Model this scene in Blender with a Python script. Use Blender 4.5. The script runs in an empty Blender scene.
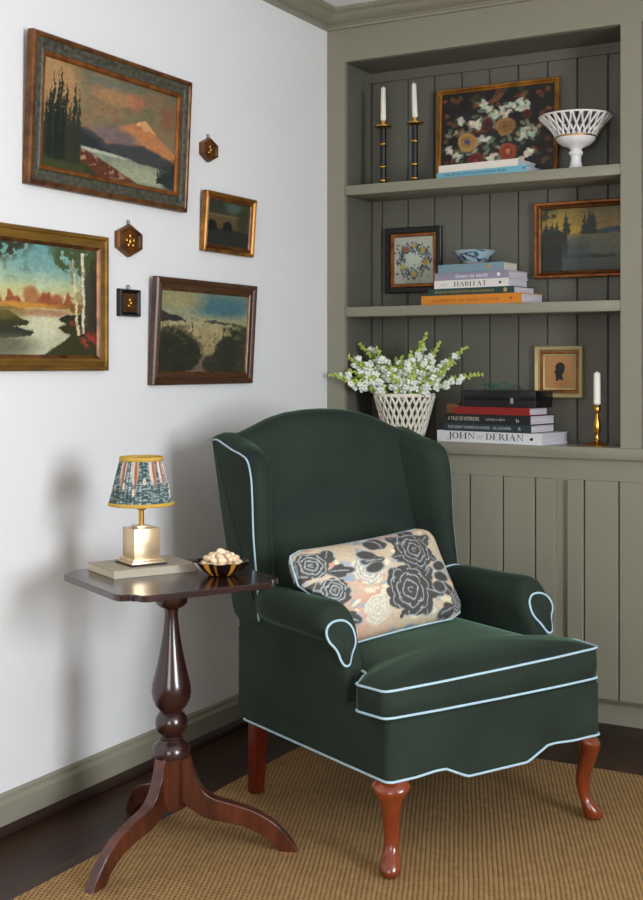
import bpy, bmesh, math, random
import numpy as np
from mathutils import Vector, Matrix
random.seed(7); rng = np.random.default_rng(5)
sc = bpy.context.scene
COL = sc.collection
PI = math.pi
R = math.radians

# ------------------------------------------------------------------ materials
def lin(c):
    return tuple(((v/255)/12.92 if v/255 <= .04045 else ((v/255+.055)/1.055)**2.4) for v in c)
def mat(name, rgb, rough=.6, metal=0, bump=None, noise=None, **kw):
    m = bpy.data.materials.new(name); m.use_nodes = True
    nt = m.node_tree; b = nt.nodes['Principled BSDF']
    c = lin(rgb)
    b.inputs['Base Color'].default_value = (*c, 1)
    b.inputs['Roughness'].default_value = rough
    b.inputs['Metallic'].default_value = metal
    for k, v in kw.items():
        b.inputs[k.replace('_', ' ')].default_value = v
    if noise:   # (scale xyz, second colour, detail, lo, hi)
        s, rgb2, det, lo, hi = noise
        tc = nt.nodes.new('ShaderNodeTexCoord'); mp = nt.nodes.new('ShaderNodeMapping')
        mp.inputs['Scale'].default_value = s
        n = nt.nodes.new('ShaderNodeTexNoise'); n.inputs['Scale'].default_value = 1; n.inputs['Detail'].default_value = det
        r = nt.nodes.new('ShaderNodeValToRGB')
        r.color_ramp.elements[0].position = lo; r.color_ramp.elements[1].position = hi
        r.color_ramp.elements[0].color = (*c, 1); r.color_ramp.elements[1].color = (*lin(rgb2), 1)
        nt.links.new(tc.outputs['Object'], mp.inputs[0]); nt.links.new(mp.outputs[0], n.inputs[0])
        nt.links.new(n.outputs[0], r.inputs[0]); nt.links.new(r.outputs[0], b.inputs['Base Color'])
    if bump:    # (scale, strength, distance)
        s, st, ds = bump
        tc = nt.nodes.new('ShaderNodeTexCoord')
        n = nt.nodes.new('ShaderNodeTexNoise'); n.inputs['Scale'].default_value = s; n.inputs['Detail'].default_value = 4
        bp = nt.nodes.new('ShaderNodeBump'); bp.inputs['Strength'].default_value = st; bp.inputs['Distance'].default_value = ds
        nt.links.new(tc.outputs['Object'], n.inputs[0]); nt.links.new(n.outputs[0], bp.inputs['Height'])
        nt.links.new(bp.outputs[0], b.inputs['Normal'])
    return m
def vcol_mat(name, rough=.6, **kw):
    m = mat(name, (200, 200, 200), rough, **kw)
    nt = m.node_tree; a = nt.nodes.new('ShaderNodeVertexColor'); a.layer_name = 'paint'
    nt.links.new(a.outputs[0], nt.nodes['Principled BSDF'].inputs['Base Color'])
    return m
M = {}
M['wall'] = mat('white_wall_paint', (224, 224, 224), .75, bump=(60, .05, .002))
M['ceiling'] = mat('ceiling_paint', (235, 236, 238), .8)
M['sage'] = mat('sage_green_paint', (137, 134, 117), .42, bump=(90, .03, .001))
M['sage_shaded'] = mat('sage_green_niche_shade', (96, 95, 85), .5)  # same sage paint, with the shade inside the niches put into its colour
M['shoe'] = mat('dark_shoe_moulding', (48, 32, 26), .4)
M['welt'] = mat('pale_blue_welt', (172, 200, 214), .7)
M['gold'] = mat('gilt_wood', (170, 116, 42), .38, .55, noise=((18, 18, 18), (92, 54, 18), 4, .35, .75))
M['gilt_dark'] = mat('aged_gilt', (120, 76, 34), .4, .4, noise=((25, 25, 25), (62, 34, 16), 4, .35, .7))
M['brass'] = mat('brass', (196, 150, 70), .25, 1)
M['bronze'] = mat('brushed_gold', (222, 196, 160), .3, .75)
M['blackwood'] = mat('black_lacquer', (12, 11, 11), .35)
M['black'] = mat('black_matte', (18, 18, 18), .5)
M['wax'] = mat('white_wax', (238, 232, 220), .45, Subsurface_Weight=.15)
M['porcelain'] = mat('white_porcelain', (232, 230, 228), .15)
M['cream'] = mat('cream_ceramic', (228, 222, 206), .25)
M['mahogany'] = mat('dark_mahogany', (50, 25, 22), .25, noise=((4, 4, 30), (38, 15, 14), 6, .3, .7), Coat_Weight=.5, Coat_Roughness=.15)
M['mahogany_red'] = mat('red_mahogany', (92, 44, 26), .26, noise=((30, 30, 5), (50, 22, 15), 6, .3, .7), Coat_Weight=.4, Coat_Roughness=.2)
M['cherry'] = mat('cherry_leg', (138, 62, 28), .22, noise=((14, 14, 5), (92, 34, 14), 5, .3, .7), Coat_Weight=.5, Coat_Roughness=.15)
M['cherry_dark'] = mat('cherry_rear_leg', (112, 38, 20), .3, noise=((40, 40, 4), (84, 24, 12), 5, .3, .7))
M['page'] = mat('book_pages', (214, 210, 214), .8, noise=((2, 2, 900), (180, 176, 184), 1, .35, .65))
M['leaf'] = mat('leaf_green', (116, 150, 52), .5, noise=((40, 40, 40), (150, 176, 80), 2, .3, .7))
M['stemg'] = mat('stem_green', (96, 132, 50), .55)
M['bud'] = mat('bud_green', (180, 200, 96), .5)
M['petal'] = mat('white_petal', (236, 238, 226), .55, Subsurface_Weight=.1)
M['paint'] = vcol_mat('oil_paint', .38, bump=(120, .15, .001))
M['paint_matte'] = vcol_mat('painted_paper', .7)
M['glass'] = mat('window_glass', (255, 255, 255), 0, Transmission_Weight=1, IOR=1.0)

# velvet
v = mat('green_velvet', (15, 30, 21), .85, noise=((5, 5, 7), (26, 43, 30), 6, .35, .7), Sheen_Weight=.55, Sheen_Roughness=.3)
v.node_tree.nodes['Principled BSDF'].inputs['Sheen Tint'].default_value = (*lin((120, 160, 130)), 1)
M['velvet'] = v

# oak floor boards running along the left wall
def floor_mat():
    m = mat('dark_oak_floor', (50, 34, 26), .42, Specular_IOR_Level=.25)
    nt = m.node_tree; b = nt.nodes['Principled BSDF']
    tc = nt.nodes.new('ShaderNodeTexCoord')
    mp = nt.nodes.new('ShaderNodeMapping'); mp.inputs['Rotation'].default_value = (0, 0, R(90))
    br = nt.nodes.new('ShaderNodeTexBrick'); br.inputs['Scale'].default_value = 1
    br.inputs['Brick Width'].default_value = 1.4; br.inputs['Row Height'].default_value = .083
    br.inputs['Mortar Size'].default_value = .0012; br.inputs['Mortar'].default_value = (*lin((14, 9, 7)), 1)
    br.inputs['Color1'].default_value = (*lin((66, 44, 31)), 1); br.inputs['Color2'].default_value = (*lin((42, 28, 20)), 1)
    mp2 = nt.nodes.new('ShaderNodeMapping'); mp2.inputs['Scale'].default_value = (60, 3, 1)
    n = nt.nodes.new('ShaderNodeTexNoise'); n.inputs['Detail'].default_value = 7; n.inputs['Scale'].default_value = 1
    mx = nt.nodes.new('ShaderNodeMixRGB'); mx.blend_type = 'MULTIPLY'; mx.inputs[0].default_value = .75
    rr = nt.nodes.new('ShaderNodeValToRGB'); rr.color_ramp.elements[0].position = .3; rr.color_ramp.elements[1].position = .65
    rr.color_ramp.elements[0].color = (.3, .27, .25, 1); rr.color_ramp.elements[1].color = (1, 1, 1, 1)
    L = nt.links.new
    L(tc.outputs['Object'], mp.inputs[0]); L(mp.outputs[0], br.inputs[0])
    L(tc.outputs['Object'], mp2.inputs[0]); L(mp2.outputs[0], n.inputs[0]); L(n.outputs[0], rr.inputs[0])
    L(br.outputs[0], mx.inputs[1]); L(rr.outputs[0], mx.inputs[2]); L(mx.outputs[0], b.inputs['Base Color'])
    return m
M['floor'] = floor_mat()

# ribbed jute rug
def rug_mat():
    m = mat('woven_jute', (165, 122, 68), .95)
    nt = m.node_tree; b = nt.nodes['Principled BSDF']; L = nt.links.new
    tc = nt.nodes.new('ShaderNodeTexCoord')
    rmp = nt.nodes.new('ShaderNodeMapping'); rmp.inputs['Rotation'].default_value = (0, 0, R(-23)); L(tc.outputs['Object'], rmp.inputs[0])
    sep = nt.nodes.new('ShaderNodeSeparateXYZ'); L(rmp.outputs[0], sep.inputs[0])
    def mth(op, a, bb=None):
        n = nt.nodes.new('ShaderNodeMath'); n.operation = op
        for i, s in enumerate((a, bb)):
            if s is None: continue
            if isinstance(s, (int, float)): n.inputs[i].default_value = s
            else: L(s, n.inputs[i])
        return n.outputs[0]
    wob = nt.nodes.new('ShaderNodeTexNoise'); wob.inputs['Scale'].default_value = 9; L(tc.outputs['Object'], wob.inputs[0])
    w = mth('MULTIPLY', wob.outputs[0], .006)
    xx = mth('ADD', sep.outputs[0], w); yy = mth('ADD', sep.outputs[1], w)
    P, Q = .0118, .0135
    sx = mth('SINE', mth('MULTIPLY', xx, 2*PI/P))
    row = mth('FLOOR', mth('DIVIDE', xx, P)); ph = mth('MULTIPLY', row, PI*.5)
    sy = mth('SINE', mth('ADD', mth('MULTIPLY', yy, 2*PI/Q), ph))
    hole = mth('MULTIPLY', mth('MAXIMUM', mth('SUBTRACT', -.1, sx), 0), mth('MAXIMUM', mth('ADD', sy, .2), 0))
    h = mth('SUBTRACT', mth('MULTIPLY', sx, .13), mth('MULTIPLY', hole, 2.2))
    fib = nt.nodes.new('ShaderNodeTexNoise'); fib.inputs['Scale'].default_value = 330; fib.inputs['Detail'].default_value = 3; L(tc.outputs['Object'], fib.inputs[0])
    big = nt.nodes.new('ShaderNodeTexNoise'); big.inputs['Scale'].default_value = 45; big.inputs['Detail'].default_value = 4; L(tc.outputs['Object'], big.inputs[0])
    hh = mth('ADD', h, mth('MULTIPLY', fib.outputs[0], 1.0))
    hh = mth('ADD', hh, mth('MULTIPLY', big.outputs[0], 1.7))
    r = nt.nodes.new('ShaderNodeValToRGB'); e = r.color_ramp.elements
    e[0].position = .05; e[0].color = (*lin((80, 54, 28)), 1)
    e[1].position = .95; e[1].color = (*lin((194, 156, 100)), 1)
    k = r.color_ramp.elements.new(.45); k.color = (*lin((156, 116, 64)), 1)
    L(mth('DIVIDE', mth('ADD', hh, .35), 2.7), r.inputs[0]); L(r.outputs[0], b.inputs['Base Color'])
    bp = nt.nodes.new('ShaderNodeBump'); bp.inputs['Distance'].default_value = .0025; bp.inputs['Strength'].default_value = .8
    L(hh, bp.inputs['Height']); L(bp.outputs[0], b.inputs['Normal'])
    return m
M['rug'] = rug_mat()

# ------------------------------------------------------------------ mesh helpers
def link(name, bm, m, parent=None, smooth=False, loc=None, rot=None):
    me = bpy.data.meshes.new(name)
    bmesh.ops.recalc_face_normals(bm, faces=bm.faces)
    bm.to_mesh(me); bm.free()
    for mm in (m if isinstance(m, (list, tuple)) else [m]): me.materials.append(mm)
    if smooth:
        for p in me.polygons: p.use_smooth = len(p.vertices) < 13
        if smooth != True:
            try: me.set_sharp_from_angle(angle=R(smooth))
            except Exception: pass
    o = bpy.data.objects.new(name, me); COL.objects.link(o)
    if parent is not None: o.parent = parent
    if loc is not None: o.location = loc
    if rot is not None: o.rotation_euler = rot
    return o
def tag(o, label, cat, group=None):
    o['label'] = label; o['category'] = cat
    if group: o['group'] = group
    return o
def struct(o):
    o['kind'] = 'structure'; return o
def empty(name, loc, rz=0, rot=None):
    o = bpy.data.objects.new(name, None); COL.objects.link(o); o.location = loc
    o.rotation_euler = rot if rot else (0, 0, rz); o.empty_display_size = .05
    return o
def box(bm, x0, x1, y0, y1, z0, z1, bev=0):
    vs = [bm.verts.new(p) for p in ((x0,y0,z0),(x1,y0,z0),(x1,y1,z0),(x0,y1,z0),(x0,y0,z1),(x1,y0,z1),(x1,y1,z1),(x0,y1,z1))]
    fs = [bm.faces.new([vs[i] for i in f]) for f in ((3,2,1,0),(4,5,6,7),(0,1,5,4),(1,2,6,5),(2,3,7,6),(3,0,4,7))]
    if bev:
        es = list({e for f in fs for e in f.edges})
        bmesh.ops.bevel(bm, geom=es, offset=bev, segments=2, affect='EDGES', profile=.5)
    return bm
def Box(*a, **k): return box(bmesh.new(), *a, **k)
def loft(bm, rings, caps=True, closed=True):
    vr = [[bm.verts.new(p) for p in r] for r in rings]
    n = len(vr[0])
    for a, b in zip(vr, vr[1:]):
        for i in range(n if closed else n-1):
            j = (i+1) % n
            bm.faces.new((a[i], a[j], b[j], b[i]))
    if caps and closed:
        bm.faces.new(vr[0][::-1]); bm.faces.new(vr[-1])
    return vr
def lathe(bm, prof, n=32, c=(0,0,0), caps=True, sq=None):
    rings = []
    for r, z in prof:
        r = max(r, 1e-4)
        rings.append([(c[0]+r*math.cos(2*PI*i/n), c[1]+r*math.sin(2*PI*i/n), c[2]+z) for i in range(n)])
    loft(bm, rings, caps); return bm
def tube(bm, pts, r, n=8, closed=False, caps=True):
    P = [Vector(p) for p in pts]; N = len(P); rings = []
    up = None
    for i in range(N):
        if closed: t = (P[(i+1) % N]-P[i-1])
        else: t = P[min(i+1, N-1)]-P[max(i-1, 0)]
        t.normalize()
        if up is None:
            up = Vector((0,0,1)) if abs(t.z) < .9 else Vector((1,0,0))
        s = t.cross(up).normalized(); up = s.cross(t).normalized()
        rr = r[i] if isinstance(r, (list, tuple)) else r
        rings.append([P[i]+s*(rr*math.cos(2*PI*k/n))+up*(rr*math.sin(2*PI*k/n)) for k in range(n)])
    if closed:
        # best-twist match of the last ring to the first
        vr = [[bm.verts.new(p) for p in q] for q in rings]
        off = min(range(n), key=lambda k: (rings[-1][k]-rings[0][0]).length)
        for a in range(N-1):
            for i in range(n): bm.faces.new((vr[a][i], vr[a][(i+1)%n], vr[a+1][(i+1)%n], vr[a+1][i]))
        for i in range(n): bm.faces.new((vr[-1][(i+off)%n], vr[-1][(i+1+off)%n], vr[0][(i+1)%n], vr[0][i]))
    else: loft(bm, rings, caps)
    return bm
def smoothline(pts, k=6, closed=False):
    P = [np.array(p, float) for p in pts]; N = len(P); out = []
    rng_ = range(N if closed else N-1)
    for i in rng_:
        g = (lambda j: P[j % N]) if closed else (lambda j: P[min(max(j, 0), N-1)])
        p0, p1, p2, p3 = g(i-1), g(i), g(i+1), g(i+2)
        for s in range(k):
            t = s/k
            out.append(.5*((2*p1)+(-p0+p2)*t+(2*p0-5*p1+4*p2-p3)*t*t+(-p0+3*p1-3*p2+p3)*t**3))
    if not closed: out.append(P[-1])
    return [tuple(float(x) for x in q) for q in out]
def ell(bm, c, rx, ry, rz, n=10, m=6, rot=None):
    prof = [(math.sin(PI*j/m), -math.cos(PI*j/m)) for j in range(1, m)]
    vs = []
    Mx = rot if rot else Matrix.Identity(3)
    def P(x, y, z): return Vector(c)+Mx @ Vector((x*rx, y*ry, z*rz))
    bot = bm.verts.new(P(0,0,-1)); top = bm.verts.new(P(0,0,1))
    for r, z in prof: vs.append([bm.verts.new(P(r*math.cos(2*PI*i/n), r*math.sin(2*PI*i/n), z)) for i in range(n)])
    for i in range(n):
        j = (i+1) % n
        bm.faces.new((bot, vs[0][j], vs[0][i])); bm.faces.new((top, vs[-1][i], vs[-1][j]))
        for a, b in zip(vs, vs[1:]): bm.faces.new((a[i], a[j], b[j], b[i]))
    return bm
def prism(bm, poly, y0, y1, axis='y'):
    """poly in (x,z), extruded along y"""
    a = [bm.verts.new((p[0], y0, p[1])) for p in poly]; b = [bm.verts.new((p[0], y1, p[1])) for p in poly]
    n = len(poly)
    for i in range(n): bm.faces.new((a[i], a[(i+1)%n], b[(i+1)%n], b[i]))
    bm.faces.new(a[::-1]); bm.faces.new(b)
    return bm

# ------------------------------------------------------------------ painting rasters
class Canvas:
    def __init__(s, w, h, base, warp=0):
        s.w, s.h = w, h
        s.U, s.V = np.meshgrid(np.linspace(0, 1, w), np.linspace(0, 1, h))
        s.c = np.ones((h, w, 3))*np.array(base, float)
        if warp:
            s.U = s.U+(s.noise(9, 91)-.5)*warp+(s.noise(34, 92)-.5)*warp*.8; s.V = s.V+(s.noise(9, 93)-.5)*warp+(s.noise(34, 94)-.5)*warp*.8
    def noise(s, scale, seed=0):
        r = np.random.default_rng(seed); out = np.zeros((s.h, s.w)); amp = 1; tot = 0
        for o in range(3):
            n = int(scale*2**o)+2; g = r.random((n+1, n+1))
            x = np.clip(s.U, 0, .9999)*(n-1); y = np.clip(s.V, 0, .9999)*(n-1); xi = x.astype(int); yi = y.astype(int); fx = x-xi; fy = y-yi
            fx = fx*fx*(3-2*fx); fy = fy*fy*(3-2*fy)
            v = (g[yi, xi]*(1-fx)+g[yi, xi+1]*fx)*(1-fy)+(g[yi+1, xi]*(1-fx)+g[yi+1, xi+1]*fx)*fy
            out += v*amp; tot += amp; amp *= .5
        return out/tot
    def mix(s, mask, col, a=1.0):
        m = (np.clip(mask, 0, 1)*a)[..., None]; s.c = s.c*(1-m)+np.array(col, float)*m
    def grad(s, stops):
        v = [p for p, _ in stops]
        for k in range(3): s.c[..., k] = np.interp(s.V, v, [c[k] for _, c in stops])
    def below(s, pts, soft=.01):
        y = np.interp(s.U, [p[0] for p in pts], [p[1] for p in pts]); return np.clip((y-s.V)/soft+.5, 0, 1)
    def blob(s, x, y, rx, ry, soft=.3, ang=0):
        c, n = math.cos(ang), math.sin(ang); dx, dy = s.U-x, s.V-y
        d = np.sqrt(((dx*c+dy*n)/rx)**2+((-dx*n+dy*c)/ry)**2); return np.clip((1-d)/soft+.5, 0, 1)
    def poly(s, pts):
        m = np.zeros(s.U.shape, bool); n = len(pts)
        for i in range(n):
            x0, y0 = pts[i]; x1, y1 = pts[(i+1) % n]
            if y0 == y1: continue
            c = ((s.V >= min(y0, y1)) & (s.V < max(y0, y1))) & (s.U < x0+(s.V-y0)*(x1-x0)/(y1-y0))
            m ^= c
        return m.astype(float)
    def fir(s, x, y0, y1, wd, col, seed):
        r = random.Random(seed); s.mix(s.poly([(x-.004, y0), (x+.004, y0), (x+.001, y1), (x-.001, y1)]), col)
        n = 24; s.mix(s.poly([(x-wd*.5, y0), (x+wd*.5, y0), (x, y0+(y1-y0)*.85)]), [v*.95 for v in col], .75)
        for i in range(n):
            t = i/n; y = y0+(y1-y0)*(.1+.86*t); w = wd*(1-t)**.8*(.6+.6*r.random())
            th = (y1-y0)/n*1.5
            s.mix(s.poly([(x-w, y-th*.9), (x, y+th), (x+w*(.7+.5*r.random()), y-th*.9), (x, y-th*.2)]), col, .9)
    def grain(s, amt, scale=40, seed=3):
        s.c *= (1+(s.noise(scale, seed)-.5)*amt)[..., None]
def pic_mountain():
    c = Canvas(190, 112, (120, 105, 75), .022)
    c.grad([(0, (70, 70, 50)), (.3, (80, 84, 80)), (.4, (112, 104, 82)), (.65, (112, 106, 78)), (1, (100, 98, 78))])
    n = c.noise(5, 1); c.mix((c.V > .4)*(n-.42)*3.5, (150, 104, 72), .55)
    c.mix(c.blob(.66, .8, .06, .09, .8), (176, 96, 72), .55); c.mix(c.blob(.93, .74, .06, .12, .9), (134, 74, 54), .55)
    c.mix(c.blob(.5, .82, .16, .08, .9), (188, 130, 84), .6); c.mix(c.blob(.08, .8, .16, .3, .9), (176, 136, 88), .8)
    c.mix(c.blob(.45, .93, .2, .05, .9), (100, 108, 98), .6)
    c.mix(c.below([(.3, .4), (.42, .5), (.5, .5), (.56, .54), (.7, .64), (.74, .655), (.79, .6), (.88, .48), (1, .38)], .02), (176, 118, 74))
    c.mix(c.below([(.3, .4), (.4, .5), (.5, .53), (.55, .5), (.62, .5), (.68, .44), (1, .34)], .06)*c.blob(.5, .45, .2, .1, .5), (98, 92, 100), .8)
    c.mix(c.poly([(.66, .6), (.7, .64), (.74, .66), (.79, .6), (.84, .52), (.77, .57), (.74, .55), (.71, .59)]), (222, 170, 118), .7)
    c.mix(c.below([(0, .36), (.25, .44), (.33, .44), (.45, .34), (.6, .38), (.75, .4), (.9, .34), (1, .3)], .03), (62, 62, 64))
    c.mix(c.below([(0, .4), (.26, .4), (.36, .36), (.5, .24), (.6, .22)], .02)*(c.U < .6), (40, 46, 48))
    lake = c.below([(.2, .27), (.3, .26), (.5, .25), (.75, .215), (.95, .2), (1, .2)], .015)*(c.U > .22)
    c.mix(lake, (128, 136, 118)); c.mix(lake*c.blob(.45, .25, .3, .025, .5), (190, 190, 168), .8)
    c.mix(lake*c.blob(.8, .1, .3, .1, .8), (160, 164, 128), .7)
    bank = c.below([(0, .3), (.15, .3), (.25, .25), (.4, .18), (.55, .1), (.68, .02), (.75, -.02)], .02)
    c.mix(bank, (86, 42, 28)); nn = c.noise(26, 9)
    c.mix(bank*(nn > .64)*(c.U > .25), (176, 150, 116), .7); c.mix(bank*(nn < .42), (98, 58, 42), .7)
    c.mix(c.below([(0, .2), (.15, .18), (.3, .1), (.42, 0)], .04), (50, 54, 30))
    c.mix(c.below([(0, .16), (.1, .2), (.2, .16), (.28, .1)], .06)*(c.U < .3), (60, 66, 36), .7)
    for i, (x, h, w) in enumerate([(.07, .9, .06), (.12, .98, .075), (.16, .86, .06), (.22, .92, .05), (.25, .8, .045), (.03, .7, .05), (.1, .7, .08), (.19, .66, .07)]):
        c.fir(x, .08, h, w*.8, (34+i*2, 42+i, 34), i)
    for q, (x, h, w) in enumerate([(.05, .8, .05), (.14, .75, .06), (.1, .95, .05)]): c.fir(x, .1, h, w*.7, (24, 32, 28), q+70)
    for i in range(12): c.fir(.86+i*.012, .06, .2+.14*(i/12)+.05*random.Random(i).random(), .018, (34, 46, 44), 30+i)
    c.mix(c.blob(.97, .1, .08, .09, .5), (36, 50, 46)); c.grain(.25); return c
def pic_birch():
    c = Canvas(140, 120, (150, 180, 170), .022)
    c.grad([(0, (150, 160, 158)), (.35, (176, 176, 136)), (.5, (196, 180, 120)), (.62, (172, 180, 134)), (.75, (124, 160, 150)), (1, (96, 148, 150))])
    c.mix((c.V > .6)*(c.noise(5, 4)-.5)*3, (180, 196, 170), .6)
    pts = [(u, .5+.045*math.sin(u*37)+.04*math.sin(u*71+1)+.02*(1-u)) for u in np.linspace(0, 1, 50)]
    c.mix(c.below(pts, .02)*(c.V > .44), (142, 82, 50)); c.mix(c.below([(0, .46), (.5, .455), (1, .5)], .02)*(c.V > .4), (124, 84, 40))
    c.mix(c.blob(.38, .53, .07, .09, .5), (156, 104, 66)); c.mix(c.blob(.5, .5, .05, .07, .5), (144, 76, 50)); c.mix(c.blob(.62, .5, .05, .06, .5), (150, 88, 56))
    c.mix(c.blob(.3, .44, .35, .03, .5), (186, 130, 54))
    water = c.poly([(.3, .42), (.75, .43), (.68, .3), (.74, .2), (.6, .05), (.5, 0), (.25, 0), (.3, .12), (.42, .22), (.3, .3), (.4, .36)])
    c.mix(water, (186, 182, 146), .7); c.mix(c.blob(.5, .38, .25, .03, .7), (150, 92, 66), .7); c.mix(c.blob(.5, .26, .12, .1, .9), (206, 206, 176), .6)
    c.mix(c.below([(0, .42), (.2, .38), (.35, .3), (.38, .26), (.2, .22)], .02)*(c.U < .4)*(c.V > .19), (60, 58, 30))
    c.mix(c.poly([(0, .40), (.2, .37), (.36, .30), (.33, .265), (.2, .25), (0, .25)]), (52, 50, 30)); c.mix(c.poly([(0, .27), (.25, .25), (.42, .2), (.36, .165), (0, .14)]), (44, 46, 34)); c.mix(c.poly([(0, .15), (.3, .13), (.2, .05), (.1, 0), (0, 0)]), (96, 98, 76), .8)
    c.mix(c.blob(.15, .08, .26, .1, .8), (96, 96, 74), .8); c.mix(c.blob(.1, .37, .2, .06, .6), (110, 96, 44), .7)
    c.mix(c.below([(.5, 0), (.58, .07), (.68, .13), (.75, .2), (.85, .24), (1, .3)], .02)*(c.U > .5), (50, 50, 26))
    c.mix(c.poly([(.62, .33), (.72, .38), (.9, .4), (.9, .28), (.72, .28)]), (40, 44, 28)); c.mix(c.poly([(.62, .25), (.74, .29), (.9, .3), (.9, .18), (.74, .2)]), (46, 44, 26)); c.mix(c.blob(.8, .25, .14, .05, .5), (52, 46, 26))
    c.mix(c.blob(1.0, .55, .12, .5, .4), (52, 46, 32)); c.mix(c.blob(.9, .6, .05, .2, .9), (60, 66, 52), .7)
    nn = c.noise(20, 2)
    c.mix(np.clip((c.V-.86+.28*(c.noise(12, 6)-.5)+.1*np.clip((c.U-.55)/.4, 0, 1))/.02, 0, 1)*np.clip((c.U-.5)/.12, 0, 1)*(nn > .36), (66, 78, 44), .95)
    c.mix(np.clip(c.blob(.12, 1.0, .24, .16, .5)+(nn-.5)*1.2*c.blob(.14, .95, .3, .3, .5), 0, 1)*(nn > .34), (50, 54, 36)); c.mix((c.U < .06)*(c.V > .4), (130, 100, 60), .7)
    c.mix(c.blob(.93, .15, .09, .07, .8)*(nn > .4), (142, 54, 40)); c.mix(c.blob(.76, .3, .03, .02, .5), (124, 52, 40))
    c.mix(c.poly([(.755, .9), (.77, .9), (.835, .19), (.81, .19)]), (216, 196, 160))
    c.mix(c.poly([(.845, .96), (.872, .96), (.885, .2), (.862, .2)]), (208, 196, 170))
    c.mix((nn < .34)*(c.U > .74)*(c.U < .9)*(c.V > .2), (120, 100, 72), .5); c.grain(.2); return c
def pic_dunes():
    c = Canvas(130, 96, (120, 130, 110), .03)
    c.grad([(0, (120, 104, 84)), (.25, (150, 136, 96)), (.55, (160, 148, 106)), (.68, (148, 146, 112)), (.8, (110, 132, 122)), (1, (96, 118, 104))])
    c.mix(c.blob(.68, .83, .32, .12, .9), (56, 100, 112), .85); c.mix(c.blob(.2, .9, .25, .15, .9), (164, 146, 92), .7)
    c.mix(c.poly([(0, .62), (0, .76), (.08, .72), (.2, .69), (.3, .63)]), (46, 46, 48)); c.mix(c.poly([(.45, .64), (.6, .665), (.75, .63), (.95, .61), (.95, .6), (.7, .61)]), (60, 66, 66))
    c.mix(c.blob(.45, .05, .18, .14, .8), (104, 88, 74), .8)
    nn = c.noise(24, 8)
    m = np.clip(c.blob(.16, .26, .27, .3, .25)+c.blob(.1, .15, .2, .3, .1)+c.blob(.34, .2, .12, .16, .3)+(nn-.55)*1.5*c.blob(.2, .35, .34, .36, .5), 0, 1)
    c.mix(m, (34, 36, 26)); m2 = np.clip(c.blob(.95, .25, .25, .36, .25)+c.blob(.68, .1, .2, .14, .15)+c.blob(.76, .28, .14, .16, .3)+(nn-.55)*1.5*c.blob(.86, .35, .34, .36, .5), 0, 1)
    c.mix(m2, (36, 38, 28)); c.mix(m*np.clip((nn-.5)*4, 0, 1)+m2*np.clip((nn-.5)*4, 0, 1), (56, 60, 38), .7)
    r = random.Random(4)
    for i in range(16):
        x = r.choice([r.uniform(.02, .42), r.uniform(.6, .98)]); y = r.uniform(.3, .55); h = r.uniform(.1, .26); d = r.uniform(-.03, .03)
        c.mix(c.poly([(x-.004, y), (x+.004, y), (x+d+.002, y+h), (x+d-.002, y+h)]), (44, 44, 32))
    c.grain(.3); return c
def pic_bridge():
    c = Canvas(70, 60, (50, 46, 32))
    c.grad([(0, (32, 36, 24)), (.3, (40, 42, 34)), (.6, (66, 56, 38)), (1, (54, 60, 46))])
    c.mix(c.blob(.6, .9, .2, .12, .9), (70, 96, 88), .8); c.mix(c.blob(.2, .85, .2, .15, .8), (44, 50, 34))
    c.mix((c.V > .38)*(c.V < .68)*1., (92, 76, 48), .8); c.mix((c.V > .66)*(c.V < .7)*1., (110, 92, 58), .7)
    for x in (.12, .48): c.mix(c.blob(x, .42, .11, .14, .15), (18, 20, 20)); c.mix(((abs(c.U-x) < .11)*(c.V < .42)*(c.V > .36))*1., (18, 20, 20))
    c.mix(c.blob(.85, .6, .14, .25, .7), (52, 52, 30), .9); c.mix((c.V < .34)*1., (36, 40, 36), .8); c.grain(.4); return c
def pic_lake():
    c = Canvas(110, 80, (90, 90, 70), .025)
    c.grad([(0, (58, 64, 58)), (.3, (86, 92, 78)), (.55, (100, 100, 76)), (.62, (140, 110, 60)), (.8, (130, 106, 56)), (1, (96, 88, 54))])
    c.mix(c.blob(.3, .8, .3, .2, .9), (170, 140, 50), .6); c.mix(c.blob(.35, .66, .14, .06, .9), (190, 160, 50), .8)
    c.mix(c.poly([(.55, .58), (.7, .66), (.85, .68), (1, .66), (1, .58)]), (44, 66, 74))
    c.mix(c.below([(0, .62), (.4, .62), (.6, .57), (.85, .48), (.6, .46), (.5, .3), (.3, .25)], .02)*(c.U < .85)*(c.V > .2), (38, 38, 26))
    c.mix(c.blob(.4, .25, .16, .22, .9), (64, 76, 80), .7); c.mix((c.U < .24)*(c.V < .4)*1., (28, 30, 28), .9)
    for i, (x, h, w) in enumerate([(.29, .95, .05), (.5, .93, .04), (.56, .98, .045), (.6, .98, .05), (.18, .8, .04), (.12, .8, .04), (.05, .78, .04)]):
        c.fir(x, .58, h, w*1.7, (26, 44, 36), 60+i)
    c.mix(c.blob(.06, .92, .12, .1, .5)*(c.noise(20, 3) > .45), (44, 56, 22)); c.grain(.3); return c
def flower(c, x, y, r, petal, core, n=7, asp=1.0):
    for k in range(n):
        a = 2*PI*k/n
        c.mix(c.blob(x+r*.6*math.cos(a)*asp, y+r*.6*math.sin(a), r*.42*asp, r*.42, .4), petal, .95)
    c.mix(c.blob(x, y, r*.7*asp, r*.7, .4), [v*.8 for v in petal], .8); c.mix(c.blob(x, y, r*.3*asp, r*.3, .4), core)
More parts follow.
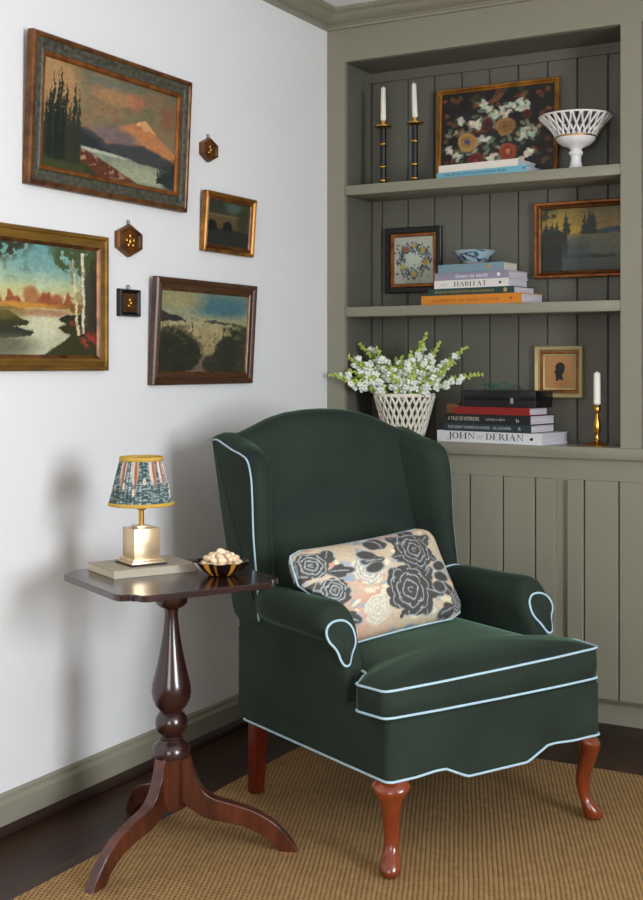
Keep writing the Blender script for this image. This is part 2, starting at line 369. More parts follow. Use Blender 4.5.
def pic_floral():
    c = Canvas(170, 120, (20, 18, 17), .025); r = random.Random(2); A = .72
    c.mix(c.noise(14, 5)-.5, (70, 50, 36), 1.5)
    for i in range(150):
        x, y = r.uniform(.02, .98), r.uniform(.05, .98)
        if abs(x-.5) < .33 and y < .75 and r.random() < .7: continue
        c.mix(c.blob(x, y, .022, .03, .4, r.uniform(0, 3)), r.choice([(130, 70, 36), (112, 60, 34), (96, 84, 44), (60, 62, 44)]), .8)
    for i in range(110):
        a = r.uniform(0, 2*PI); q = r.uniform(.08, .42); x, y = .48+q*math.cos(a), .5+q*.9*math.sin(a)
        c.mix(c.blob(x, y, .035, .018, .4, r.uniform(0, 3)), r.choice([(120, 128, 104), (86, 104, 78), (150, 152, 124)]), .85)
    for x, y in ((.4, .78), (.37, .84), (.56, .74), (.62, .78), (.68, .82), (.74, .78), (.72, .72), (.6, .7), (.5, .7), (.3, .62), (.35, .58), (.74, .5), (.8, .46), (.72, .42), (.4, .45), (.16, .68), (.77, .25), (.74, .2), (.45, .22), (.1, .35), (.15, .25)):
        [c.mix(c.blob(x+r.uniform(-.03, .03), y+r.uniform(-.03, .03), .04, .02, .3, r.uniform(0, 3)), (206+r.randint(-30, 10), 206+r.randint(-24, 8), 176), .95) for _ in range(3)]
    flower(c, .24, .42, .11, (176, 130, 66), (70, 70, 110), 12, A); flower(c, .58, .56, .1, (150, 110, 60), (120, 80, 40), 11, A*1.2)
    flower(c, .6, .27, .105, (156, 62, 38), (180, 110, 60), 9, A); flower(c, .32, .18, .11, (112, 32, 30), (140, 60, 40), 9, A)
    flower(c, .42, .6, .08, (84, 28, 24), (50, 16, 14), 7, A); flower(c, .76, .68, .06, (92, 34, 26), (60, 22, 20), 7, A)
    c.grain(.35, 50); return c
def pic_wreath():
    c = Canvas(80, 90, (172, 176, 160), .02); r = random.Random(6)
    c.mix(c.noise(8, 3)-.5, (200, 204, 190), 1.5); c.mix(c.blob(.5, .5, .2, .2, .9), (196, 202, 190), .7)
    for i in range(230):
        a = r.uniform(0, 2*PI); q = r.gauss(.32, .065); x, y = .5+q*math.cos(a), .5+q*math.sin(a)
        c.mix(c.blob(x, y, .035, .017, .3, r.uniform(0, 3)), r.choice([(34, 54, 74), (44, 70, 84), (60, 70, 60), (50, 46, 80), (120, 140, 146)]), .9)
    for a, cl in ((2.3, (150, 84, 34)), (.7, (176, 160, 70)), (-.15, (180, 140, 50)), (-1.5, (184, 156, 70)), (3.6, (170, 166, 84)), (1.5, (176, 150, 90))):
        c.mix(c.blob(.5+.31*math.cos(a), .5+.31*math.sin(a), .065, .06, .5), cl)
    return c
def grid_obj(name, c, w, h, m, parent, y=0, depth=None):
    """vertex-painted rectangle, facing -Y, bottom-left at (0,y,0)"""
    H, W = c.c.shape[:2]
    verts = [(w*i/(W-1), y, h*j/(H-1)) for j in range(H) for i in range(W)]
    faces = [(j*W+i, j*W+i+1, (j+1)*W+i+1, (j+1)*W+i) for j in range(H-1) for i in range(W-1)]
    me = bpy.data.meshes.new(name); me.from_pydata(verts, [], faces)
    setcol(me, c.c.reshape(-1, 3)); me.materials.append(m)
    o = bpy.data.objects.new(name, me); COL.objects.link(o); o.parent = parent
    return o
def setcol(me, rgb):
    at = me.color_attributes.new('paint', 'FLOAT_COLOR', 'POINT')
    v = np.clip(np.asarray(rgb, float)/255, 0, 1); v = np.where(v <= .04045, v/12.92, ((v+.055)/1.055)**2.4)
    at.data.foreach_set('color', np.concatenate([v, np.ones((len(v), 1))], 1).ravel())
def frame_bm(w, h, prof):
    """prof: list of (inset, depth); mitred sweep around w x h; facing -Y"""
    bm = bmesh.new(); rings = []
    for ins, d in prof:
        rings.append([bm.verts.new(p) for p in ((ins, -d, ins), (w-ins, -d, ins), (w-ins, -d, h-ins), (ins, -d, h-ins))])
    rings.append(rings[0])
    for a, b in zip(rings, rings[1:]):
        for i in range(4):
            j = (i+1) % 4; bm.faces.new((a[i], a[j], b[j], b[i]))
    return bm
def picture(name, label, cat, loc, rz, w, h, canvas, outer, om, slip, sm, dep=.02, group=None, tilt=0, bands=None):
    """outer: profile of moulding, slip: profile of inner gilt lip"""
    e = empty(name, loc, rot=(tilt, 0, rz)); tag(e, label, cat, group)
    link('frame', frame_bm(w, h, outer), om, e, smooth=35)
    for nm, pr, mm in (bands or []): link(nm, frame_bm(w, h, pr), mm, e, smooth=35)
    link('slip', frame_bm(w, h, slip), sm, e, smooth=35)
    ins = slip[-1][0]-.002
    if canvas is not None:
        g = grid_obj('canvas', canvas, w-2*ins, h-2*ins, M['paint'], e, 0)
        g.location = (ins, -dep, ins)
    link('backing_board', Box(outer[0][0]+.004, w-.004, -.004, -.001, .004, h-.004), M['black'], e)
    return e

# ------------------------------------------------------------------ room shell
CEIL = 2.59
RX, FY = 4.4, -6.3
M['far'] = mat('warm_grey_low_bounce', (176, 170, 160), .8)  # unseen right and front walls, greyed from white to lower bounced light
def wallbox(name, *a): return struct(link(name, Box(*a), M['wall']))
wallbox('wall_left', -.12, 0, FY-.12, .4, 0, CEIL)
wallbox('wall_back', 0, RX+.12, .28, .4, 0, CEIL)
def wall_open(name, ax, pos, t, a0, a1, op, m):
    bm = bmesh.new(); o0, o1, z0, z1 = op
    for (p, q, u, v) in ((a0, o0, 0, CEIL), (o1, a1, 0, CEIL), (o0, o1, 0, z0), (o0, o1, z1, CEIL)):
        if ax == 'x': box(bm, pos, pos+t, p, q, u, v)
        else: box(bm, p, q, pos-t, pos, u, v)
    return struct(link(name, bm, m))
WR = (-3.6, -2.4, .7, 2.3); WF = (1.6, 3.2, .6, 2.3)
wall_open('wall_right', 'x', RX, .12, FY-.12, .28, WR, M['far'])
wall_open('wall_front', 'y', FY, .12, 0, RX, WF, M['far'])
struct(link('floor', Box(-.12, RX+.12, FY-.12, .4, -.05, 0), M['floor']))
struct(link('ceiling', Box(-.12, RX+.12, FY-.12, .4, CEIL, CEIL+.08), M['ceiling']))
def window(name, ax, pos, op):
    o0, o1, z0, z1 = op; e = struct(empty(name, (0, 0, 0)))
    def B(bm, p, q, u, v, d0, d1):
        if ax == 'x': box(bm, pos+d0, pos+d1, p, q, u, v)
        else: box(bm, p, q, pos-d1, pos-d0, u, v)
    bm = bmesh.new(); f = .05
    B(bm, o0, o0+f, z0, z1, .02, .08); B(bm, o1-f, o1, z0, z1, .02, .08); B(bm, o0+f, o1-f, z0, z0+f, .02, .08); B(bm, o0+f, o1-f, z1-f, z1, .02, .08)
    for k in (1, 2): x = o0+(o1-o0)*k/3; B(bm, x-.02, x+.02, z0+f, z1-f, .03, .07)
    B(bm, o0+f, o1-f, (z0+z1)/2-.02, (z0+z1)/2+.02, .035, .065)
    link('window_frame', bm, M['ceiling'], e)
window('window_1', 'x', RX, WR); window('window_2', 'y', FY, WF)

# baseboard on the left wall, stepped profile, with a dark shoe moulding
def sweep_y(name, prof, y0, y1, m):
    bm = bmesh.new(); loft(bm, [[(x, y0, z) for x, z in prof], [(x, y1, z) for x, z in prof]])
    return struct(link(name, bm, m))
def sweep_x(name, prof, x0, x1, m):
    bm = bmesh.new(); loft(bm, [[(x0, y, z) for y, z in prof], [(x1, y, z) for y, z in prof]])
    return struct(link(name, bm, m))
sweep_y('baseboard_left', [(0, .022), (.016, .022), (.016, .088), (.012, .094), (.009, .099), (.009, .108), (.005, .113), (0, .114)], FY, -.0, M['sage'])
sweep_y('trim_3', [(0, 0), (.018, 0), (.022, .008), (.021, .018), (.016, .0335), (0, .034)], FY, -.0, M['shoe'])
crown = [(0, 2.528), (.012, 2.528), (.016, 2.536), (.012, 2.541), (.014, 2.545), (.026, 2.548), (.044, 2.556), (.058, 2.568), (.062, 2.572), (.07, 2.574), (.08, 2.579), (.085, 2.586), (.085, CEIL), (0, CEIL)]
bm = bmesh.new(); loft(bm, [[(x, FY, z) for x, z in crown], [(x, -x, z) for x, z in crown]]); struct(link('trim_1', bm, M['sage'], smooth=30))
bm = bmesh.new(); loft(bm, [[(x, -x, z) for x, z in crown], [(2.42, -x, z) for x, z in crown]]); struct(link('trim_2', bm, M['sage'], smooth=30))

# ------------------------------------------------------------------ bookcase
S1, S2, CT = 1.927, 1.461, .956      # tops: upper shelf, lower shelf, counter
BK = .227; OL, OR, OT = .077, 1.146, 2.402
EB = 2.36
bc = empty('built_in_bookcase', (0, 0, CT)); tag(bc, 'sage green built-in bookcase with beadboard back above the counter', 'bookcase')
def bp(name, bm, m, **k):
    o = link(name, bm, m, bc, **k); o.location = (0, 0, -CT); return o
bm = bmesh.new()
box(bm, .001, OL, 0, .022, CT, OT); box(bm, OR, 1.217, 0, .022, CT, OT); box(bm, EB-.07, EB, 0, .022, CT, OT); box(bm, .001, EB, 0, .022, OT, CEIL-.001)
bp('face_frame', bm, M['sage'])
for x0, x1 in ((.058, OL), (OR, OR+.02), (1.197, 1.217), (EB-.02, EB)):
    bp('side_panel', Box(x0, x1, .022, BK, CT, OT), M['sage_shaded'])
def boards(x0, x1, z0, z1, y, xs, g=.0035, dep=.005, t=.012):
    bm = bmesh.new(); cuts = [x0]+[x for x in xs if x0 < x < x1]+[x1]
    for a, b in zip(cuts, cuts[1:]):
        pts = [(a+g*.5, y+dep), (a+g*.5+.003, y), (b-g*.5-.003, y), (b-g*.5, y+dep)]
        loft(bm, [[(x, yy, z0) for x, yy in pts]+[(b-g*.5, y+t, z0), (a+g*.5, y+t, z0)], [(x, yy, z1) for x, yy in pts]+[(b-g*.5, y+t, z1), (a+g*.5, y+t, z1)]])
    return bm
xs = [.122+.1143*i for i in range(-1, 22)]
bp('back_panel', boards(OL, OR, CT, OT, BK, xs), M['sage_shaded'])
bp('back_panel', boards(1.217, EB-.02, CT, OT, BK, xs), M['sage_shaded'])
bp('backing', Box(.058, EB, BK+.0125, BK+.02, CT, OT), M['sage_shaded'])
bp('niche_ceiling', Box(OL, OR, .022, BK, OT-.001, OT+.015), M['sage_shaded'])
bp('niche_ceiling', Box(1.217, EB-.02, .022, BK, OT-.001, OT+.015), M['sage_shaded'])
bp('top_rail', Box(OL, OR, BK-.012, BK-.001, OT-.04, OT-.002), M['sage_shaded'])
for a, b in ((OL, OR), (1.217, EB-.02)):
    for z in (S1, S2):
        bp('shelf', Box(a+.001, b-.001, .004, BK-.001, z-.037, z, bev=.002), M['sage'], smooth=30)
ct = link('countertop', Box(.001, EB+.01, -.022, BK+.012, CT-.041, CT, bev=.003), M['sage'], smooth=30)
tag(ct, 'long sage green worktop under the bookcase, over the cupboard doors', 'countertop')
ct.data.materials[0] = mat('sage_worktop', (137, 134, 117), .18)
CB = CT-.041
def base_cab(name, label, x0, x1, doors, grooves):
    e = empty(name, (x0, 0, 0)); tag(e, label, 'cabinet', None)
    def P(nm, bm, m, **k): o = link(nm, bm, m, e, **k); o.location = (-x0, 0, 0); return o
    bm = bmesh.new(); box(bm, x0+.0001, x1-.0001, 0, BK, .085, CB-.001)
    P('carcass', bm, M['sage'])
    P('toe_kick', Box(x0+.001, x1-.001, .03, .05, 0, .085), M['sage'])
    for d0, d1 in doors:
        bm = boards(d0, d1, .098, .842, -.02, grooves, g=.004, dep=.006, t=.019)
        P('door', bm, M['sage'])
base_cab('base_cabinet', 'sage green base cabinet behind the armchair, left of the dark door gap', 0, .942, [(.03, .47), (.474, .924)], [.15, .27, .39, .601, .728, .848])
base_cab('base_cabinet', 'sage green base cabinet at the right edge, nearest the armchair front leg', .942, EB, [(.961, 1.62), (1.64, 2.3)], [1.024+.1205*i for i in range(0, 12)])

# ------------------------------------------------------------------ pictures on the left wall (local X -> +Y, faces +X)
def wallpic(name, label, y0, y1, z0, z1, *a, **k):
    return picture(name, label, 'painting', (.001, y0, z0), R(90), y1-y0, z1-z0, *a, **k)
M['grey_gesso'] = mat('grey_green_gesso', (86, 86, 72), .5, noise=((70, 70, 70), (48, 46, 38), 5, .35, .65))
M['walnut'] = mat('walnut_moulding', (84, 50, 28), .32, noise=((60, 60, 60), (52, 28, 14), 4, .3, .7), Coat_Weight=.3)
M['copper_gilt'] = mat('copper_gilt', (160, 100, 46), .35, .5, noise=((30, 30, 30), (110, 56, 22), 4, .3, .7))
M['olive_gilt'] = mat('olive_gilt', (150, 112, 44), .4, .45, noise=((6, 30, 30), (104, 76, 30), 4, .3, .7))
wallpic('landscape_painting', 'large framed oil painting of a pink snowy mountain over a lake with firs', -1.680, -.955, 1.724, 2.137,
        pic_mountain(), [(0, 0), (0, .020), (.004, .025), (.012, .025), (.016, .022), (.016, 0)], M['gilt_dark'],
        [(.045, .01), (.047, .018), (.056, .016), (.06, .011), (.06, .007)], M['copper_gilt'], dep=.008, tilt=R(2.8),
        bands=[('gesso_band', [(.016, .01), (.016, .021), (.024, .02), (.032, .014), (.042, .014), (.046, .017), (.048, .01)], M['grey_gesso'])])
wallpic('landscape_painting', 'framed oil painting of birch trees beside a pale river with autumn trees', -1.86, -1.342, 1.222, 1.609,
        pic_birch(), [(0, 0), (0, .020), (.004, .023), (.01, .022), (.014, .017), (.02, .017), (.026, .02), (.034, .018)], M['olive_gilt'],
        [(.034, .018), (.038, .016), (.044, .011), (.044, .007)], M['gilt_dark'], dep=.008)
wallpic('landscape_painting', 'framed dark oil painting of two bushes by pale water under blue sky', -1.133, -.563, 1.177, 1.512,
        pic_dunes(), [(0, 0), (0, .018), (.006, .022), (.012, .019), (.018, .014), (.024, .017), (.03, .015), (.034, .011)], M['walnut'],
        [(.034, .011), (.037, .012), (.04, .009), (.041, .006)], M['gilt_dark'], dep=.007, tilt=R(3.4))
wallpic('landscape_painting', 'small gilt framed dark painting of an arched stone bridge', -.858, -.556, 1.612, 1.81,
        pic_bridge(), [(0, 0), (0, .018), (.004, .021), (.01, .018), (.014, .012)], M['gold'],
        [(.014, .012), (.018, .016), (.024, .013), (.027, .009), (.027, .006)], M['gilt_dark'], dep=.007, tilt=R(4))
def miniature(name, label, y, z, w, h, n, kind):
    e = empty(name, (.001, y, z), R(90)); tag(e, label, 'plaque')
    def ring(s, d):
        if n == 6: pts = [(0, .5), (.5, .24), (.5, -.24), (0, -.5), (-.5, -.24), (-.5, .24)]
        else: pts = [(.5, .5), (.5, -.5), (-.5, -.5), (-.5, .5)]
        return [(px*w*s, -d, pz*h*s) for px, pz in pts]
    bm = bmesh.new(); loft(bm, [ring(1, 0), ring(1, .012), ring(.94, .018), ring(.84, .018), ring(.74, .011), ring(.7, .011)])
    link('frame', bm, M['gilt_dark'] if n == 6 else M['blackwood'], e, smooth=20)
    bm = bmesh.new(); loft(bm, [ring(.69, .0112), ring(.66, .0135), ring(.6, .0135)]); link('ground', bm, M['gilt_dark'] if n==6 else M['walnut'], e)
    bm = bmesh.new()
    if kind == 'figure':
        ell(bm, (0, -.015, h*.14), w*.07, .004, w*.08); ell(bm, (w*.02, -.015, -h*.03), w*.1, .005, h*.13); ell(bm, (-w*.08, -.015, -h*.14), w*.05, .004, h*.08); ell(bm, (w*.1, -.015, -h*.14), w*.05, .004, h*.08); ell(bm, (w*.14, -.015, h*.02), w*.04, .003, h*.09); ell(bm, (-w*.15, -.015, h*.0), w*.04, .003, h*.07)
    else:
        ell(bm, (0, -.015, h*.1), w*.1, .004, h*.1); ell(bm, (0, -.015, -h*.12), w*.15, .004, h*.1)
        ell(bm, (w*.03, -.0155, 0), w*.07, .004, h*.08)
    link('relief', bm, M['brass'], e, smooth=True)
    bm = bmesh.new(); tube(bm, [(.006*math.cos(a), -.006, h*.5+.006+.006*math.sin(a)) for a in np.linspace(0, 2*PI, 13)[:-1]], .0013, 6, closed=True)
    link('hanging_ring', bm, M['black'], e, smooth=True)
miniature('hexagonal_plaque', 'small dark gilt hexagonal plaque right of the mountain painting', -.815, 1.945, .088, .08, 6, 'portrait')
miniature('hexagonal_plaque', 'gilt hexagonal relief plaque above the small square one', -1.234, 1.61, .115, .098, 6, 'figure')
miniature('square_plaque', 'small square dark miniature beneath the hexagonal plaque, by the birch painting', -1.234, 1.424, .096, .082, 4, 'portrait')

# ------------------------------------------------------------------ pictures in the bookcase
e = picture('floral_painting', 'gilt framed dark floral still life leaning on the top shelf', 'painting', (.378, .19, S1+.001), 0, .487, .368,
        pic_floral(), [(0, 0), (0, .014), (.003, .018), (.008, .017), (.011, .012)], M['gold'], [(.011, .012), (.014, .014), (.018, .012), (.02, .006)], M['gold'], dep=.007, tilt=R(-3))
e = picture('wreath_picture', 'small black and gilt framed picture of a blue flower wreath', 'picture', (.146, BK-.003, 1.522), 0, .241, .256,
        pic_wreath(), [(0, 0), (0, .016), (.003, .018), (.02, .016), (.022, .01)], M['blackwood'], [(.022, .01), (.025, .013), (.034, .011), (.038, .005)], M['copper_gilt'], dep=.006)
e = picture('landscape_painting', 'gilt framed dusky lake painting with dark firs hung in the bookcase', 'painting', (.765, BK-.003, 1.558), 0, .376, .28,
        pic_lake(), [(0, 0), (0, .022), (.003, .026), (.01, .024), (.014, .016)], M['copper_gilt'], [(.014, .016), (.018, .019), (.024, .016), (.027, .006)], M['gilt_dark'], dep=.008)
# silhouette
e = empty('silhouette_picture', (.766, BK-.003, 1.118)); tag(e, 'silver gilt framed black head silhouette on tan paper', 'picture')
M['champagne'] = mat('champagne_gilt', (186, 170, 124), .35, .5)
link('frame', frame_bm(.184, .192, [(0, 0), (0, .02), (.003, .024), (.014, .02), (.02, .012), (.02, 0)]), M['champagne'], e, smooth=30)
link('gilt_band', frame_bm(.184, .192, [(.02, .002), (.02, .014), (.026, .014), (.03, .008), (.03, .002)]), M['copper_gilt'], e, smooth=30)
link('slip', frame_bm(.184, .192, [(.03, .002), (.03, .01), (.036, .008), (.037, .004), (.037, .002)]), M['champagne'], e, smooth=30)
link('paper', Box(.034, .15, -.0035, -.002, .034, .158), mat('tan_paper', (176, 130, 82), .8), e)
sil = [(.085,.128),(.078,.122),(.075,.112),(.078,.104),(.073,.1),(.072,.092),(.077,.088),(.075,.08),(.079,.074),(.076,.066),(.08,.062),(.092,.068),(.104,.064),(.104,.074),(.1,.082),(.106,.092),(.11,.104),(.112,.114),(.108,.124),(.1,.13),(.092,.131)]
link('silhouette', prism(bmesh.new(), smoothline(sil, 3, True), -.0042, -.0036), M['black'], e)

# ------------------------------------------------------------------ serif lettering
def letter(ch):
    """returns (list of polys, width) in cap-height 1"""
    T, H, S = .17, .045, .09
    def bar(x0, x1, z0, z1): return [(x0, z0), (x1, z0), (x1, z1), (x0, z1)]
    def stem(x, z0=0, z1=1, t=T): return [bar(x, x+t, z0, z1), bar(x-S, x+t+S, 0, H)]+([bar(x-S, x+t+S, 1-H, 1)] if z1 == 1 else [])
    def arc(cx, cz, rx, rz, a0, a1, tx, n=12):
        o = [(cx+rx*math.cos(a), cz+rz*math.sin(a)) for a in np.linspace(a0, a1, n)]
        i = [(cx+(rx-tx)*math.cos(a), cz+(rz-H)*math.sin(a)) for a in np.linspace(a1, a0, n)]
        return [(o[k], o[k+1], i[n-2-k], i[n-1-k]) for k in range(n-1)]
    h = PI/2
    if ch == 'J': return [bar(.2, .2+T, -.1, 1), bar(.2-S, .2+T+S, 1-H, 1)]+arc(.1, -.08, .27, .2, -PI, 0, .1), .48
    if ch == 'O': return arc(.42, .5, .42, .52, 0, 2*PI, .17, 26), .9
    if ch == 'H': return stem(S)+stem(.72)+[bar(.2, .75, .5, .5+H)], 1.02
    if ch == 'N': return [bar(S+.04, S+.1, 0, 1), bar(0, .26, 0, H), bar(0, .2, 1-H, 1), bar(.8, .86, 0, 1), bar(.68, .98, 1-H, 1), [(.08, 1), (.28, 1), (.86, 0), (.8, 0)]], 1.02
    if ch == 'D': return stem(S)+arc(.3, .5, .56, .5, -h, h, .17), .92
    if ch == 'E': return stem(S)+[bar(.2, .7, 0, H), bar(.2, .68, 1-H, 1), bar(.2, .52, .5, .5+H), bar(.67, .7, 0, .2), bar(.65, .68, .8, 1), bar(.5, .52, .4, .62)], .78
    if ch == 'R': return stem(S)+arc(.3, .745, .4, .255, -h, h, .16)+[[(.36, .5), (.52, .5), (.92, 0), (.72, 0)]], .92
    if ch == 'B': return stem(S)+arc(.3, .76, .36, .24, -h, h, .16)+arc(.3, .27, .42, .27, -h, h, .16), .8
    if ch == 'I': return stem(S), .38
    if ch == 'A': return [[(.06, 0), (.12, 0), (.5, 1), (.44, 1)], [(.4, 1), (.54, 1), (.88, 0), (.68, 0)], bar(.22, .72, .3, .3+H), bar(-.02, .22, 0, H), bar(.6, .96, 0, H)], .96
    if ch == 'T': return stem(.32)+[bar(0, .81, 1-H, 1), bar(0, .03, .78, 1), bar(.78, .81, .78, 1)], .84
    return [], .45
def serif(text, x0, x1, z, capH, y, m, parent, name='title_lettering'):
    bm = bmesh.new(); pos = 0; items = []
    for ch in text:
        p, w = letter(ch); items.append((p, pos)); pos += w+.07
    sx = (x1-x0)/pos
    for p, o in items:
        for poly in p:
            try: bm.faces.new([bm.verts.new((x0+(o+q[0])*sx, y, z+q[1]*capH)) for q in poly])
            except ValueError: pass
    me_o = link(name, bm, m, parent); return me_o
def text_mesh(txt, width, hgt, m, parent, loc, name='title_lettering', rot=(R(90), 0, 0)):
    cu = bpy.data.curves.new('t', 'FONT'); cu.body = txt; cu.size = 1
    to = bpy.data.objects.new('t', cu); COL.objects.link(to)
    dg = bpy.context.evaluated_depsgraph_get(); me = bpy.data.meshes.new_from_object(to.evaluated_get(dg))
    bpy.data.objects.remove(to); bpy.data.curves.remove(cu)
    xs_ = [v.co.x for v in me.vertices]; ys_ = [v.co.y for v in me.vertices]
    x0, x1, y0, y1 = min(xs_), max(xs_), min(ys_), max(ys_)
    for v in me.vertices: v.co.x = (v.co.x-x0)/(x1-x0)*width; v.co.y = (v.co.y-y0)/(y1-y0)*hgt; v.co.z = 0
    me.materials.append(m); me.name = name
    o = bpy.data.objects.new(name, me); COL.objects.link(o); o.parent = parent; o.location = loc; o.rotation_euler = rot
    return o
BROT = 0
def book(name, label, x, y, z, w, d, h, cover, rz=None, group=None, pm=None, cov=.0022, soft=False, cat='book'):
    if rz is None: rz = R(BROT)
    e = empty(name, (x, y, z), rz); tag(e, label, cat, group)
    bm = bmesh.new(); box(bm, 0, w, 0, d, 0, cov); box(bm, 0, w, 0, d, h-cov, h); box(bm, 0, w, 0, .003, cov, h-cov)
    link('cover', bm, cover, e)
    link('pages', Box(.002, w-.004, .0031, d-.004, cov, h-cov), pm or M['page'], e)
    return e
def cm(rgb, rough=.5): return mat('book_cloth', rgb, rough)
dark_ink = mat('dark_ink', (36, 34, 36), .6); pale_ink = mat('pale_ink', (206, 200, 186), .6); gold_ink = mat('gold_ink', (190, 150, 80), .5); white_ink = mat('white_ink', (232, 232, 236), .6); grey_ink = mat('grey_ink', (150, 148, 150), .6)
g = 0.0004
# top shelf
BROT = -4
b = book('book', 'pale blue hardback flat on the top shelf, under the white book', .447, .035, S1, .36, .165, .024, cm((112, 176, 196)))
text_mesh('The Book of Country House Style', .25, .0115, dark_ink, b, (.03, -g, .007)); text_mesh('M', .01, .009, dark_ink, b, (.345, -g, .008), 'publisher_mark')
book('book', 'thick cream paged white book lying on the pale blue one', .452, .04, S1+.024, .32, .16, .027, cm((226, 218, 206)))
# middle shelf stack
BROT = -8
b = book('book', 'orange hardback at the bottom of the middle shelf stack', .375, .055, S2, .42, .17, .036, cm((214, 132, 36)))
text_mesh('ELEMENTS OF FAMILY STYLE', .28, .010, mat('brown_ink', (150, 84, 20), .6), b, (.05, -g, .012)); text_mesh('+', .014, .014, dark_ink, b, (.372, -g, .011), 'publisher_mark')
b = book('book', 'dark teal green book directly above the orange hardback', .405, .052, S2+.036, .36, .16, .025, cm((22, 62, 60)))
text_mesh('ENGLISH DECORATION AND GARDENS', .25, .0085, gold_ink, b, (.03, -g, .008)); bm = bmesh.new(); ell(bm, (.325, -.0002, .0125), .008, .0006, .008, 14, 8); link('spine_medallion', bm, gold_ink, b)
b = book('book', 'white book with a bold black serif title in the middle shelf stack', .43, .05, S2+.061, .312, .15, .03, cm((226, 222, 216)))
serif('HABITAT', .085, .225, .0065, .017, -g, dark_ink, b); text_mesh('NATE', .028, .006, grey_ink, b, (.03, -g, .011), 'author_lettering'); bm = bmesh.new(); ell(bm, (.278, -.0002, .015), .005, .0006, .005, 10, 6); link('spine_medallion', bm, dark_ink, b)
b = book('book', 'lavender grey book in the middle shelf stack, second from its top', .432, .05, S2+.091, .31, .152, .028, cm((146, 140, 160)), pm=M['page'])
text_mesh('down to earth', .135, .014, white_ink, b, (.09, -g, .007)); bm = bmesh.new(); ell(bm, (.27, -.0002, .014), .007, .0006, .007, 10, 6); link('spine_medallion', bm, white_ink, b)
b = book('book', 'pale blue clothbound book topping the middle stack, under the bowl', .448, .045, S2+.119, .275, .11, .03, cm((120, 148, 160)), pm=mat('cream_pages', (220, 212, 196), .8, noise=((2, 2, 900), (186, 178, 164), 1, .35, .65)))
bm = bmesh.new(); ell(bm, (.215, -.0002, .015), .009, .0006, .008, 12, 6); link('spine_medallion', bm, gold_ink, b); text_mesh('FLOWERS', .09, .008, grey_ink, b, (.06, -g, .011))
# counter stack
BROT = -10
b = book('book', 'large white book with big black title at the bottom of the counter stack', .434, .068, CT, .44, .20, .04, cm((222, 222, 226)))
serif('JOHN', .050, .170, .0115, .023, -g, dark_ink, b); serif('DERIAN', .212, .372, .0115, .023, -g, dark_ink, b)
text_mesh('PICTURE\nBOOK', .026, .015, grey_ink, b, (.177, -g, .012), 'subtitle_lettering'); bm = bmesh.new(); bm.faces.new([bm.verts.new((p[0], -g, p[1])) for p in ((.392, .02), (.400, .025), (.408, .024), (.406, .015), (.398, .014))]); link('spine_bird', bm, dark_ink, b)
b = book('book', 'dark slate teal book lying on the large white book', .462, .062, CT+.04, .37, .175, .029, cm((34, 56, 62)), pm=M['page'])
text_mesh('THE GREAT AMERICAN HOUSE   GIL SCHAFER', .27, .0095, pale_ink, b, (.02, -g, .010)); text_mesh('R', .01, .011, pale_ink, b, (.32, -g, .009), 'publisher_mark')
b = book('book', 'black book with pale lettering beneath the red book', .468, .06, CT+.069, .362, .18, .034, cm((26, 24, 26)))
text_mesh('A TALE OF INTERIORS', .135, .014, pale_ink, b, (.015, -g, .010)); text_mesh('LOUISE A. BRAY', .08, .007, pale_ink, b, (.18, -g, .013), 'author_lettering'); text_mesh('b', .012, .013, pale_ink, b, (.305, -g, .009), 'publisher_mark')
book('book', 'plain red hardback lying on the black book', .51, .055, CT+.103, .315, .135, .027, cm((136, 26, 18)))
b = book('leather_book', 'small brown leather book tucked behind the red one at its left', .466, .085, CT+.1035, .038, .1, .034, mat('brown_leather', (128, 74, 34), .5))
# black box with lid
e = empty('black_box', (.545, .06, CT+.130), R(-10)); tag(e, 'black lacquered box resting on the red book', 'box')
M['croc'] = mat('black_croc', (20, 18, 19), .22, bump=(70, .6, .004))
link('box_body', Box(0, .30, 0, .12, 0, .027, bev=.0015), M['croc'], e); link('lid', Box(-.002, .302, -.002, .122, .028, .061, bev=.002), M['croc'], e, smooth=30)
link('hinge_gap', Box(.002, .298, .002, .118, .0265, .0285), M['black'], e)
link('clasp', Box(.2, .212, -.006, -.002, .014, .034, bev=.001), mat('silver', (190, 190, 190), .25, 1), e)
# green spectacles on the box
e = empty('green_spectacles', (.675, .05, CT+.1916), R(-10)); tag(e, 'emerald green glasses lying on the black box', 'glasses')
gm = mat('emerald_plastic', (10, 120, 84), .15, Transmission_Weight=.3)
for s in (-1, 1):
    bm = bmesh.new(); tube(bm, [(s*.032+.021*math.cos(a), 0, .0145+.0125*math.sin(a)) for a in np.linspace(0, 2*PI, 21)[:-1]], .002, 6, closed=True); link('rim', bm, gm, e, smooth=True)
    bm = bmesh.new(); tube(bm, [(s*.054, 0, .02), (s*.057, .01, .02), (s*.057, .06, .014), (s*.055, .085, .003)], .0016, 6); link('temple', bm, gm, e, smooth=True)
bm = bmesh.new(); tube(bm, [(-.012, 0, .017), (0, 0, .021), (.012, 0, .017)], .002, 6); link('bridge', bm, gm, e, smooth=True)

